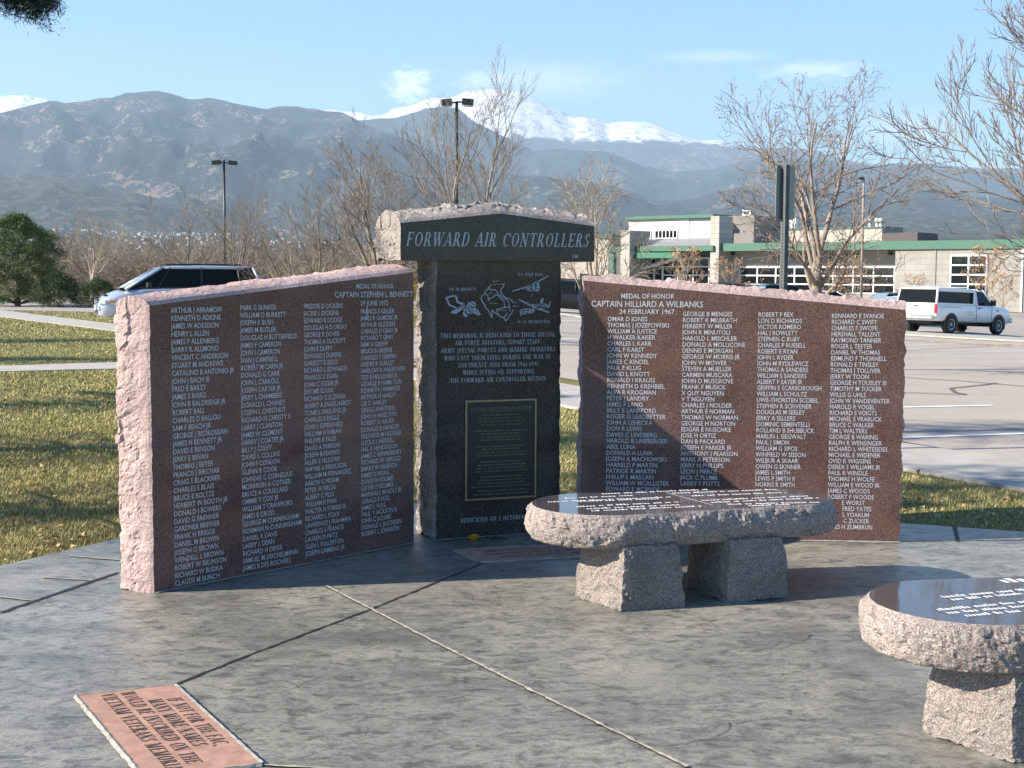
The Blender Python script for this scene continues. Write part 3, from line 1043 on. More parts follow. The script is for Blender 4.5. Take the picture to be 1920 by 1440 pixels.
# ------------------------------------------------------------------ the memorial stones
def rough_box(name, pos, dims, axes, mats, parent, bul=(0, 0, 0), amp=.012, rag=(0, 0), seed=1, res=.013, fade=.10, zmin=None, fq=9.0, front_flat=True):
    """quarried block: flat polished front (v=0), rock-pitched other faces.  pos(u,v,w) -> points"""
    Lu, Lv, Lw = dims
    U, Vv, Wv = (np.array(a, float) for a in axes)
    def lin(L): return np.linspace(0, 1, max(3, int(L / res) + 1))
    us, vs, ws = lin(Lu), lin(Lv), lin(Lw)
    allV, allF, allM = [], [], []
    base = 0
    for face in ('v0', 'v1', 'u0', 'u1', 'w1', 'w0'):
        val = float(face[1])
        if face[0] == 'v': a, b = np.meshgrid(us, ws, indexing='ij'); u, v, w = a, np.full_like(a, val), b
        elif face[0] == 'u': a, b = np.meshgrid(vs, ws, indexing='ij'); u, v, w = np.full_like(a, val), a, b
        else: a, b = np.meshgrid(us, vs, indexing='ij'); u, v, w = a, b, np.full_like(a, val)
        sh = u.shape
        u, v, w = u.ravel(), v.ravel(), w.ravel()
        P = pos(u, v, w)
        fb = np.clip(np.sin(np.pi * v), 0, 1) ** .6
        D = np.zeros_like(P)
        on = lambda q: (np.abs(q) < 1e-6).astype(float)
        D += np.outer(-bul[0] * fb * on(u) + bul[1] * fb * on(u - 1), U) + np.outer(bul[2] * fb * on(w - 1), Wv)
        s = np.clip(v * Lv / fade, 0, 1) if front_flat else np.ones_like(v)
        N = np.stack([fbm(P * fq + q * 31.7, 5, seed + q * 7, .62) + .5 * fbm(P * fq * .45 + q * 11.1, 2, seed + 40 + q, .5, True) for q in range(3)], 1) * amp * .9
        N += np.stack([facet(P * fq * .75 + q * 5.1, seed + 31 + q) * 1.1 + facet(P * fq * 1.9 + q * 13.7, seed + q * 5) * .9 + facet(P * fq * 5.5 + q * 3.1, seed + 60 + q) * .42 for q in range(3)], 1) * amp * 1.0
        D += N * s[:, None]
        # ragged edges of the polished face, kept inside its plane
        el, er = np.exp(-u * Lu / .02), np.exp(-(1 - u) * Lu / .02)
        r1 = fbm(np.stack([w * Lw * 14, w * 0 + 3.3, w * 0], 1), 4, seed + 90)
        r2 = fbm(np.stack([w * Lw * 14, w * 0 + 8.8, w * 0], 1), 4, seed + 95)
        D += np.outer(rag[0] * r1 * el + rag[1] * r2 * er, U)
        P = P + D
        if zmin is not None: P[:, 2] = np.maximum(P[:, 2], zmin)
        if face == 'w0' and zmin is not None: P[:, 2] = zmin
        i = np.arange(sh[0] * sh[1]).reshape(sh) + base
        q = np.stack([i[:-1, :-1], i[1:, :-1], i[1:, 1:], i[:-1, 1:]], -1).reshape(-1, 4)
        if face in ('v1', 'u0', 'w1'): q = q[:, ::-1]
        allV.append(P); allF.append(q); allM.append(np.full(len(q), 0 if (face == 'v0' and front_flat) else 1))
        base += len(P)
    return np_mesh(name, np.concatenate(allV), np.concatenate(allF), mats, parent, midx=np.concatenate(allM))


def v3(v): return np.array([v.x, v.y, v.z])


class Slab:
    """upright stone with front face from pixel p0 to p1 (foot line) and top edge through t0, t1"""
    def __init__(s, p0, p1, t0, t1):
        s.A, s.B = GP(*p0), GP(*p1)
        s.A.z = s.B.z = PZ
        # foot stands on the plaza
        s.ex = (s.B - s.A).normalized()
        s.n = s.ex.cross(Vector((0, 0, 1))).normalized()       # towards the viewer
        s.L = (s.B - s.A).length
        s.h0 = onplane(*t0, s.A, s.n).z - PZ
        s.h1 = onplane(*t1, s.A, s.n).z - PZ
    def at(s, px, py): return onplane(px, py, s.A, s.n)
    def foot_strip(s, parent, T, w=.03):
        mb = MB()
        rng = random.Random(int(s.L * 1000))
        k = 40
        prev = None
        for i in range(k + 1):
            p = s.A.lerp(s.B, i / k) - s.ex * .0
            ww = w * rng.uniform(.5, 1.2)
            q = (p + s.n * ww, p - s.n * .02)
            q = (Vector((q[0].x, q[0].y, PZ + .004)), Vector((q[1].x, q[1].y, PZ + .007)))
            if prev: mb.face([prev[0], q[0], q[1], prev[1]])
            prev = q
        mb.build('mortar_bead', MT['mortar'], parent)


UP = Vector((0, 0, 1))


def name_block(slab, parent, names, top, bot, nbot, ref, cap=.0255, frag=()):
    """one column of names between two measured baselines"""
    p0, p1 = slab.at(*top), slab.at(*bot)
    lead = (p0.z - p1.z) / nbot
    i, x0, x1 = ref
    y = top[1] + (bot[1] - top[1]) * i / nbot
    want = (slab.at(x1, y) - slab.at(x0, y)).length
    V, _ = sans_lines([names[i]], 1)
    have = (V[:, 0].max() - V[:, 0].min()) / cap_height()[0] * cap
    mb = MB()
    drift = (p1 - p0).dot(slab.ex)
    # straight down: average the left edge
    base = p0 + slab.ex * (drift * .5)
    sans_block(mb, names, base, slab.ex, UP, slab.n, cap, lead, want / have, bold=.004)
    for row, x, txt in frag:
        q = slab.at(x, top[1] + (bot[1] - top[1]) * row / nbot)
        sans_block(mb, [txt], q, slab.ex, UP, slab.n, cap, lead, want / have, bold=.004)
    return mb.build('name_column', MT['etch_sans'], parent)


def heading(slab, mb, txt, x0, x1, y, cap):
    a, b = slab.at(x0, y), slab.at(x1, y)
    V, _ = sans_lines([txt], 1)
    have = (V[:, 0].max() - V[:, 0].min()) / cap_height()[0] * cap
    sans_block(mb, [txt], a, slab.ex, UP, slab.n, cap, .1, (b - a).length / have, bold=.006)


N1 = """ARTHUR J ABRAMOFF|KENNETH D ADKINS|JAMES W ADKISSON|HENRY L ALLEN|JAMES P ALLENBERG|BARRY K ALLMOND|VINCENT C ANDERSON|STUART M ANDREWS|CATALINO B ANTONIO JR|JOHN J BACH III|FRED E BAILEY|JAMES S BAIRD|JOHN R BALDRIDGE JR|ROBERT BALL|CHARLES D BALLOU|SAM F BEACH JR|GEORGE J BEDROSSIAN|JAMES H BENNETT JR|DAVID E BENSON|JERRY E BEVAN|THOMAS J BEYER|FRANCIS J BIRCHAK|CRAIG S BLACKNER|CHARLES E BLAIR|BRUCE E BOLTZE|HERBERT W BOOTH JR|DONALD I BOWERS|DAVID G BRENNER|GARDNER BREWER|FRANK H BRIGGS|DANIEL M BROWN|JOSEPH O BROWN|WENDELL L BROWN|ROBERT W BRUNSON|RICHARD W BUDKA|CLAUDE M BUNCH""".split('|')
N2 = """PARK G BUNKER|WILLIAM O BURKETT|JOSEPH K BUSH|JAMES M BUTLER|DOUGLAS H BUTTERFIELD|JAMES F CAMERON|JOHN I CAMERON|IVAN J CAMPBELL|ROBERT M CARN JR|DONALD G CARR|JOHN L CARROLL|JOSEPH CARTER JR|JERRY L CHAMBERS|DONALD L CHANEY|JOSEPH L CHESTNUT|RICHARD N CHRISTY II|LARRY J CLANTON|JAMES W CLEMENT|HARRY J COATES JR|BILLY J COLEY|DAVID L COLLINS|JOHN F CONLON|GLENN R COOK|JOHNNIE C CORNELIUS|MORRISON A COTNER|BRUCE A COUILLARD|OMMIE T COX JR|WILLIAM T CRAWFORD|JAMES E CROSS|GEORGE M CUNNINGHAM|NORMAN N CUNNINGHAM|DANIEL R DAVIS|LARRY L DEAN|RICHARD H DEFER|SAMUEL M DEICHELMANN|JAMES B DES ROCHERS""".split('|')
N3 = """FREDDIE D DICKENS|JACKIE L DICKENS|EDWARD R DODGE|DOUGLAS H D ORSAY|GEORGE R DOVER|THOMAS A DUCKETT|JOHN E DUFFY|EDWARD J DUPERE|GARRETT E EDDY|RICHARD L EDWARDS|FRANCIS X EGAN|JOHN C EGGER JR|JEROME ELKINS|RICHARD G ELZINGA|ALBERT A ENGELHARDT|TONIE L ENGLAND JR|CHARLES E ENGLE|JOHN L ESPENSHIED|WILLIAM H FABIAN|PHILIPPE B FALES|DAVID A FARROW|JOSEPH B FEARNO|ALLEN E FELLOWS|WAYNE A FERGUSON|WILLIAM M FERNANDEZ|AARON G FIDIAM|PETER W FIELDS|ALBERT C FILES|WILLIAM R FINN|WALTER H FORBES III|RICHARD L FOXX|LAWRENCE J FRAHMAN|CHARLES S FRANCO|LAUREN D FRITZ|GLEN L FULLERTON|JOSEPH GAMBINO JR""".split('|')
N4 = """FRANCIS E GEIGER|JAMES R GILMORE JR|ARTHUR GLIDDEN|CHARLES H GRAY JR|RICHARD T GRAY|REMI H GREEFF|BRUCE B GREENE|CHARLES F GRIFFIN|ANDRE R GUILLET|HARLOW K HALBOWER|TED B HALLENBECK|GEORGE B HAMILTON|KENNETH J HAMRICK|ARTHUR H HARDY|LEE D HARLEY|GREGG HARTNESS|JOHN H HASELTON|ROBERT D HAUER|DONALD R HAWLEY|FREDRICK M HECKLER|LUCIUS L HEISKELL|HAL K HENDERSON|JAMES C HENNEBERRY|RICHARD W HEROLD|BARRY W HILBRICH|JAMES D HOAG|DAVID H HOLMES|LESTER E HOLMES|MARSHALL M HOLT JR|GERALD E HULL|JAMES L HULL|PAUL V JACKSON III|JOHN C JACOBS|DONALD L JACOBSEN|ROBERT L JOHNSON""".split('|')
R1 = """OMAR D JONES|THOMAS J JOZEFOWSKI|WILLIAM A JUSTICE|H WALKER KAISER|CHARLES L KARR|CARL F KARST|JOHN W KENNEDY|JAMES C KINDEL|PAUL F KLUG|DAVID L KNOTT|RONALD I KRAUSS|KENNETH D KREHBIEL|ALVA R KROGMAN|PETER J LANDRY|JAMES F LANG|BILLY E LANKFORD|ROGER G LEADBETTER|JOHN A LEHECKA|DON R LEWIS|DAVID C LINDBERG|HAROLD B LINEBERGER|ABEL LUNA|DONALD A LUNA|JOSEPH A MACHOWSKI|HARRELD P MARTIN|PATRICK R MARTIN|PHILLIP L MASCARI|WILLIAM W MCALLISTER|EDWARD E MCBRIDE""".split('|')
R2 = """GEORGE B MENGES|ROBERT K MILBRATH|HERBERT W MILLER|JOHN R MINUTOLI|HAROLD L MISCHLER|DONALD A MOLLICONE|DENNIS E MORGAN|GEORGE W MORRIS JR|JOHN W MOWER|STEVEN A MUELLER|CARMEN MUSCARA|JOHN D MUSGROVE|FRANK F MUSICK|X QUY NGUYEN|V T NGUYEN|CHARLES J NOLDER|ARTHUR E NORMAN|THOMAS W NORMAN|GEORGE H NORTON|EDGAR E NUSCHKE|JOSE H ORTIZ|DAN B PACKARD|JOSEPH E PARKER JR|ANTHONY J PEARSON|MARK A PETERSON|JERRY N PHILLIPS|LEON J PIERCE|JACK C PLUMB|LARRY F POTTS""".split('|')
R3 = """ROBERT F REX|LON D RICHARDS|VICTOR ROMERO|HAL J ROWLETT|STEPHEN C RUBY|CHARLES P RUSSELL|ROBERT E RYAN|JOHN L RYDER|JOHN M RYDLEWICZ|THOMAS A SANDERS|WILLIAM S SANDERS|ALBERT F SAYER JR|GRIFFIN E SCARBOROUGH|WILLIAM L SCHULTZ|UWE-THORSTEN SCOBEL|STEPHEN R SCRIVENER|DOUGLAS M SEELEY|JERRY A SELLERS|DOMINIC SEMENTELLI|ROLLAND B SHUBBUCK|MARLIN L SIEGWALT|PAUL J SIMON|WILLIAM G SIPOS|WINFIELD W SISSON|WILBUR A SKAAR|OWEN G SKINNER|JAMES L SMITH|LEWIS P SMITH II|NORRIS R SMITH""".split('|')
R4 = """KENNARD E SVANOE|RICHARD C SWIFT|CHARLES F SWOPE|HERSHALL TALLENT|RAYMOND TANNER|ROGER L TEETER|DANIEL W THOMAS|EDMUND F THORNELL|RONALD E TINSLEY|THOMAS J TOLLIVER|JERRY W TOON|GEORGE H TOUSLEY III|TIMOTHY M TUCKER|WILLIS G UHLS|JOHN W VANDEVENTER|HAROLD R VOGEL|RICHARD S VOIGTS|MICHAEL S VRABLICK|BRUCE C WALKER|TIM L WALTERS|GEORGE B WARING|RALPH R WENSINGER|RICHARD L WHITESIDES|MICHAEL E WIDENER|OVID K WIGGINS|DEREX S WILLIAMS JR|PAUL R WINDLE|THOMAS H WOLFE|WILLIAM E WOOD JR|JAMES C WOODS|ROBERT F WOODS""".split('|')


def build_walls():
    # ---- left wall
    s = Slab((289, 1112), (776, 1018), (283, 573), (776, 510))
    e = empty('memorial_wall', s.A, 0, 'long reddish granite name wall with a bright rough pink end, left of the central pillar', 'memorial wall', 'granite name walls')
    T0 = v3(GP(226, 1104) - s.A); T0[2] = 0
    T1 = np.array([-s.n.x, -s.n.y, 0]) * .32
    A, B = v3(s.A), v3(s.B)
    def pos(u, v, w):
        foot = A[None] * (1 - u)[:, None] + B[None] * u[:, None] + v[:, None] * (T0[None] * (1 - u)[:, None] ** 2 + T1[None] * (1 - (1 - u) ** 2)[:, None])
        h = s.h0 + (s.h1 - s.h0) * u
        foot[:, 2] = PZ + h * w
        return foot
    local = lambda o: setattr(o, 'matrix_parent_inverse', e.matrix_world.inverted()) or o
    bpy.context.view_layer.update()
    local(rough_box('stone_slab', pos, (s.L, .2, s.h1), (s.ex, -s.n, UP), [MT['pink_polish'], MT['pink_rough']], e, (.014, .02, .045), .0075, (.006, .006), 3, zmin=PZ - .005))
    for nm, top, bot, nb, ref in [(N1, (319.2, 587), (328.4, 1099), 35, (0, 319.2, 415.5)), (N2, (449, 581.8), (455.9, 1070.7), 35, (0, 449, 516.4)),
                                  (N3, (567.9, 579), (573.4, 1043), 35, (0, 567.9, 641.2)), (N4, (675, 588.7), (678, 1019.8 - 14), 34, (0, 675, 738))]:
        local(name_block(s, e, nm, top, bot, nb, ref))
    mb = MB()
    heading(s, mb, 'MEDAL OF HONOR', 667, 737, 541, .025)
    heading(s, mb, 'CAPTAIN STEPHEN L BENNETT', 627, 773, 558, .030)
    heading(s, mb, '29 JUNE 1972', 675.6, 727, 573, .025)
    local(mb.build('heading', MT['etch_sans'], e))
    k = set(bpy.data.objects); s.foot_strip(e, None); [local(o) for o in set(bpy.data.objects) - k]
    # ---- right wall
    s = Slab((1088, 1006), (1687, 1017), (1097, 526), (1697, 581))
    e = empty('memorial_wall', s.A, 0, 'long reddish granite name wall partly in shadow, right of the central pillar', 'memorial wall', 'granite name walls')
    bpy.context.view_layer.update()
    local = lambda o: setattr(o, 'matrix_parent_inverse', e.matrix_world.inverted()) or o
    A2, B2 = v3(s.A), v3(s.B)
    T = np.array([-s.n.x, -s.n.y, 0]) * .20
    lean0, lean1 = (s.at(1097, 526) - s.A).dot(s.ex), (s.at(1697, 581) - s.B).dot(s.ex)
    exn = np.array(s.ex)
    def pos2(u, v, w):
        foot = A2[None] * (1 - u)[:, None] + B2[None] * u[:, None] + v[:, None] * T[None]
        foot = foot + np.outer(w * (lean0 * .5 * (1 - u) + lean1 * .5 * u), exn)
        h = s.h0 + (s.h1 - s.h0) * u
        foot[:, 2] = PZ + h * w
        return foot
    local(rough_box('stone_slab', pos2, (s.L, .2, s.h0), (s.ex, -s.n, UP), [MT['pink_polish'], MT['pink_rough']], e, (.02, .012, .045), .011, (.014, .018), 23, zmin=PZ - .005))
    for nm, top, bot, nb, ref, fr in [(R1, (1139.6, 601.9), (1135.2, 920.3), 28, (1, 1139.6, 1254.6), ()), (R2, (1280.8, 592.6), (1274.4, 910.1), 28, (7, 1279.5, 1387.2), ()),
                                      (R3, (1421.8, 593.8), (1415.4, 912.2), 28, (12, 1419, 1539.4), ()),
                                      (R4, (1558.9, 596.2), (1551.8, 935.2), 30, (11, 1556.4, 1660.9),
                                       ((31, 1578, 'E WORST'), (32, 1579, 'FRED YATES'), (33, 1579.5, 'L YOAKUM'), (34, 1581, 'C ZUCKER'), (35, 1565, 'ES H ZUMBRUN')))]:
        local(name_block(s, e, nm, top, bot, nb, ref, frag=fr))
    mb = MB()
    heading(s, mb, 'MEDAL OF HONOR', 1164.2, 1263.2, 559.4, .027)
    heading(s, mb, 'CAPTAIN HILLIARD A WILBANKS', 1108.3, 1317.5, 575, .034)
    heading(s, mb, '24 FEBRUARY 1967', 1161, 1263.9, 588.5, .027)
    local(mb.build('heading', MT['etch_sans'], e))
    k = set(bpy.data.objects); s.foot_strip(e, None, .04); [local(o) for o in set(bpy.data.objects) - k]


def poly_line(mb, slab, pts, w, lift, mat):
    P = [slab.at(820 + x * .1198, 500 + y * .1198) for x, y in pts]
    for k, (a, b) in enumerate(zip(P, P[1:])):
        d = (b - a).normalized(); q = slab.n.cross(d) * w / 2
        e = slab.n * (lift + k * .00006)
        a2, b2 = a - d * w * .3, b + d * w * .3
        mb.face([a2 + q + e, a2 - q + e, b2 - q + e, b2 + q + e], mat)


def poly_fill(mb, slab, pts, lift, grow=0.0, mat=0):
    P = [slab.at(820 + x * .1198, 500 + y * .1198) for x, y in pts]
    c = sum(P, Vector()) / len(P)
    if grow:
        P = [p + (p - c).normalized() * grow for p in P]
    mb.face([p + slab.n * lift for p in P], mat)


def build_pillar():
    s = Slab((818, 1013), (1048, 997), (820, 491), (1048, 491))
    h = onplane(820, 489, s.A, s.n).z - PZ
    e = empty('memorial_pillar', s.A, 0, 'tall dark granite pillar under a gabled capstone between the two name walls', 'memorial pillar')
    bpy.context.view_layer.update()
    local = lambda o: setattr(o, 'matrix_parent_inverse', e.matrix_world.inverted()) or o
    t = Vector((-.42, .9, 0)).normalized()
    A, B, T = v3(s.A), v3(s.B), np.array(t) * .31
    def pos(u, v, w):
        P = A[None] * (1 - u)[:, None] + B[None] * u[:, None] + v[:, None] * T[None]
        P[:, 2] = PZ + h * w
        return P
    mats = [MT['dark_polish'], MT['dark_rough']]
    local(rough_box('shaft', pos, (s.L, .31, h), (s.ex, t, UP), mats, e, (.018, .012, 0), .012, (.012, .014), 53, zmin=PZ - .005))
    # capstone
    fwd = s.n * .055
    c0 = s.A + fwd
    cl, cr = onplane(751, 491, c0, s.n), onplane(1114, 491, c0, s.n)
    tl, tr, pk = onplane(751, 418, c0, s.n), onplane(1114, 424, c0, s.n), onplane(940, 400, c0, s.n)
    zb = PZ + h + .001
    L = (cr - cl).dot(s.ex)
    up = (pk - cl).dot(s.ex) / L
    zl, zp, zr = tl.z, pk.z, tr.z
    C0, EX, TT = v3(cl), np.array(s.ex), np.array(t) * .42
    def posc(u, v, w):
        P = C0[None] + np.outer(u * L, EX) + v[:, None] * TT[None]
        top = np.where(u < up, zl + (zp - zl) * u / up, zp + (zr - zp) * (u - up) / (1 - up))
        P[:, 2] = zb + (top - zb) * w
        return P
    cap = local(rough_box('capstone', posc, (L, .42, .33), (s.ex, t, UP), mats, e, (.010, .012, .070), .013, (.004, .003), 71, zmin=zb))
    mb = MB()
    a, b = onplane(760.5, 461, c0, s.n), onplane(1103, 463, c0, s.n)
    up_dir = UP
    base = a.copy(); exr = (b - a).normalized()
    serif_line(mb, 'FORWARD AIR CONTROLLERS', a, exr, UP, s.n, .078, (b - a).length, 'LEFT', .20, .95, track=.10)
    local(mb.build('title_lettering', MT['etch_title'], e))
    mk = MB()
    for k in range(9):
        a0 = k * .7
        p = onplane(1078 + 4 * math.cos(a0 * 2.3), 481 + 2.4 * math.sin(a0 * 3.1), c0, s.n)
        q = s.ex * .006 * math.cos(a0) + UP * .004 * math.sin(a0)
        r = q.cross(s.n).normalized() * .0016
        mk.face([p - q - r + s.n * (.0015 + k * .0001), p + q - r + s.n * (.0015 + k * .0001), p + q + r + s.n * (.0015 + k * .0001), p - q + r + s.n * (.0015 + k * .0001)])
    local(mk.build('mason_mark', MT['etch_sans'], e))
    # dedication
    mb = MB()
    def zl3(x0, x1, y, txt, cap, heavy=1.1, yl=None):
        p, q = s.at(690 + x0 * .4862, 360 + (y + (x0 + x1) * 0) * .4862), s.at(690 + x1 * .4862, 360 + y * .4862)
        c = (p + q) / 2
        c.z = s.at(690 + (x0 + x1) / 2 * .4862, 360 + y * .4862).z
        w = (q - p).dot(s.ex)
        serif_line(mb, txt, c, s.ex, UP, s.n, cap, w, 'CENTER', 0, heavy)
    for r in [(279, 722, 560, 'THIS MEMORIAL IS DEDICATED TO THOSE SPECIAL'), (335, 668, 588, 'AIR FORCE AVIATORS, SUPORT STAFF,'),
              (281, 722, 617, 'ARMY SPECIAL FORCES AND MARINE OBSERVERS'), (293, 703, 646, 'WHO LOST THEIR LIVES DURING THE WAR IN'),
              (347, 657, 674, 'SOUTHEAST ASIA FROM 1961-1975'), (366, 640, 702, 'WHILE FLYING OR SUPPORTING'), (316, 686, 731, 'THE FORWARD AIR CONTROLLER MISSION')]:
        zl3(*r, .026, 1.15)
    zl3(357, 620, 1268, 'DEDICATED ON 3 OCTOBER 2', .027, 1.15)
    for r in [(578, 674, 324, 'O-1 BIRD DOG'), (312, 417, 381, 'OV-10 BRONCO'), (576, 701, 506, 'O-2A SKYMASTER')]:
        zl3(*r, .018, 1.2)
    local(mb.build('dedication_lettering', MT['etch_grey'], e))
    # engraved map
    mb = MB()
    for i, pl in enumerate([[(840, 285), (795, 330), (800, 350), (760, 375), (740, 420), (690, 465), (683, 510), (715, 570), (750, 610), (745, 635), (790, 670), (820, 730), (850, 800), (855, 750), (850, 700), (870, 685), (890, 720), (920, 735), (960, 760), (1000, 790), (1040, 800), (1065, 850), (1100, 810), (1130, 760), (1160, 730), (1190, 675)],
               [(795, 330), (835, 365), (900, 360), (930, 390), (945, 425), (990, 455), (1020, 480), (1050, 490), (1070, 510), (1110, 540), (1120, 600), (1140, 700)],
               [(1005, 270), (1045, 280), (1035, 310), (1000, 345), (985, 400), (1010, 430), (1060, 480), (1120, 500), (1180, 545)],
               [(740, 420), (790, 450), (800, 530), (820, 490), (870, 480), (905, 440), (950, 450), (980, 490), (1035, 530), (1050, 580), (1045, 640), (980, 660), (930, 665), (925, 700), (960, 760)],
               [(1045, 640), (1120, 630)], [(1040, 790), (1070, 760), (1095, 730)]]):
        poly_line(mb, s, pl, .0055, .0012 + i * .0018 / 6, 0)
    rng = random.Random(4)
    for (x, y, w) in [(870, 235, 100), (870, 285, 110), (805, 420, 60), (820, 580, 140), (955, 690, 140), (1170, 570, 90), (1180, 625, 100)]:
        p = s.at(820 + x * .1198, 500 + y * .1198)
        tick_text(mb, w * .1198 / 2600 * 8.2, p, s.ex, UP, s.n, .007, rng, off=.0012)
    local(mb.build('engraved_map', MT['etch_grey'], e))
    # the three engraved aircraft
    def plane(polys, lines):
        m = MB()
        for i, p in enumerate(polys):
            poly_fill(m, s, p, .0010 + i * .0004, .0062, 1)
            poly_fill(m, s, p, .0012 + i * .0004, 0, 0)
        z = .0012 + len(polys) * .0004
        for i, l in enumerate(lines):
            poly_line(m, s, l, .0042, z + i * .0002, 1)
        local(m.build('engraved_aircraft', [MT['etch_grey'], MT['etch_dark']], e))
    plane([[(120, 475), (285, 440), (300, 462), (130, 496)], [(122, 490), (150, 485), (200, 590), (320, 640), (300, 660), (180, 610)],
           [(272, 450), (300, 448), (325, 540), (430, 580), (400, 610), (300, 560)], [(195, 715), (285, 742), (460, 620), (400, 590), (290, 655)],
           [(395, 680), (430, 640), (500, 640), (545, 700), (530, 745), (470, 730)], [(392, 715), (410, 700), (475, 770), (440, 788), (405, 770)],
           [(440, 640), (480, 560), (560, 540), (600, 580), (600, 630), (540, 650)], [(490, 650), (590, 640), (640, 690), (680, 750), (640, 764), (530, 720)]],
          [[(510, 560), (590, 600)], [(480, 600), (580, 640)], [(545, 660), (560, 720)], [(600, 680), (620, 720)], [(440, 660), (450, 720)], [(470, 690), (520, 700)], [(300, 660), (400, 610)]])
    plane([[(1168, 378), (1470, 285), (1475, 310), (1172, 392)], [(1565, 225), (1742, 134), (1748, 146), (1580, 245)],
           [(1370, 350), (1470, 310), (1520, 330), (1500, 390), (1420, 385)], [(1480, 270), (1510, 235), (1560, 230), (1595, 270), (1605, 330), (1585, 385), (1520, 390), (1480, 340)],
           [(1470, 425), (1482, 425), (1480, 465), (1472, 465)]],
          [[(1500, 250), (1560, 300)], [(1480, 300), (1560, 290)], [(1520, 330), (1590, 350)], [(1540, 240), (1530, 380)], [(1400, 350), (1450, 380)], [(1450, 330), (1480, 390)], [(1300, 350), (1360, 370)]])
    plane([[(1255, 512), (1280, 508), (1480, 600), (1450, 622)], [(1460, 600), (1540, 622), (1760, 708), (1740, 728), (1480, 640)],
           [(1450, 590), (1690, 575), (1740, 610), (1700, 620), (1480, 618)], [(1540, 640), (1720, 625), (1730, 645), (1560, 660)],
           [(1600, 572), (1638, 490), (1665, 494), (1640, 578)], [(1715, 640), (1768, 542), (1780, 548), (1745, 650)],
           [(1320, 660), (1420, 650), (1530, 665), (1490, 720), (1340, 750)], [(1285, 680), (1305, 655), (1335, 680), (1335, 750), (1310, 772), (1288, 740)]],
          [[(1340, 680), (1420, 690)], [(1420, 655), (1410, 730)], [(1500, 600), (1680, 600)], [(1560, 640), (1700, 640)], [(1300, 665), (1320, 760)], [(1340, 700), (1400, 740)], [(1470, 660), (1470, 710)]])
    # bronze plaque
    c = [s.at(871.4, 752.4), s.at(1004.9, 745.8), s.at(1003.7, 929.7), s.at(871.4, 940.6)]
    ctr = sum(c, Vector()) / 4
    w = ((c[1] - c[0]).dot(s.ex) + (c[2] - c[3]).dot(s.ex)) / 2
    hh = ((c[0] - c[3]).z + (c[1] - c[2]).z) / 2
    R = Matrix((s.ex, UP, s.n)).transposed()
    mb = MB(); mb.box(ctr + s.n * .004, (w - .016, hh - .016, .008), 0, R)
    pl = local(mb.build('plaque', MT['bronze'], e))
    mb = MB()
    for sx, sy, lx, ly in ((0, 1, w, .010), (0, -1, w, .010), (1, 0, .010, hh - .020), (-1, 0, .010, hh - .020)):
        mb.box(ctr + s.ex * sx * (w / 2 - .005) + UP * sy * (hh / 2 - .005) + s.n * .006, (lx, ly, .012), 0, R)
    b = mb.build('border', MT['brass'], pl)
    mb = MB()
    top = ctr + UP * hh / 2
    ky = hh / 1262.0
    kx = w / 908.0
    def row(y): return ctr + UP * (hh / 2 - (y - 62) * ky) + s.n * .009
    serif_line(mb, 'FORWARD AIR CONTROLLER REQUIEM', row(186), s.ex, UP, s.n, .016, 770 * kx, heavy=1.1)
    q = row(205); mb.face([q - s.ex * 385 * kx, q + s.ex * 385 * kx, q + s.ex * 385 * kx + UP * .002, q - s.ex * 385 * kx + UP * .002])
    for y, wd, txt in [(262, 480, 'BOW YOUR HEAD AND REFLECT,'), (303, 580, 'ON THE MEN WE ARE HERE TO HONOR,'), (345, 610, 'THE MEN WHO SERVED THEIR COUNTRY'), (386, 550, 'THE MEN WHO GAVE THE ULTIMATE.')]:
        serif_line(mb, txt, row(y), s.ex, UP, s.n, .010, wd * kx, heavy=1.2)
    rng = random.Random(8)
    for y, wd in [(460, 700), (498, 540), (538, 490), (575, 530), (655, 620), (693, 480), (735, 590), (772, 600), (852, 530), (892, 620), (932, 610), (972, 660), (1042, 530), (1083, 580), (1124, 600), (1166, 760), (1218, 580), (1262, 700)]:
        tick_text(mb, wd * kx, row(y), s.ex, UP, s.n, .0095, rng, align='CENTER')
    b = mb.build('plaque_lettering', simple('worn brass lettering', (.20, .165, .105), .5, .4), pl)
    for o in pl.children: pass
    k = set(bpy.data.objects); s.foot_strip(e, None, .03); [local(o) for o in set(bpy.data.objects) - k]


def stadium(c1, r1, c2, r2, n=64):
    c1, c2 = Vector(c1), Vector(c2)
    ax = math.atan2(c2.y - c1.y, c2.x - c1.x)
    pts = []
    for k in range(n + 1):
        a = ax - math.pi / 2 + math.pi * k / n
        pts.append(Vector((c2.x + r2 * math.cos(a), c2.y + r2 * math.sin(a))))
    for k in range(n + 1):
        a = ax + math.pi / 2 + math.pi * k / n
        pts.append(Vector((c1.x + r1 * math.cos(a), c1.y + r1 * math.sin(a))))
    P = [tuple(p) for p in pts] + [tuple(pts[0])]
    return [p for p in resample(P, 361)][:-1]


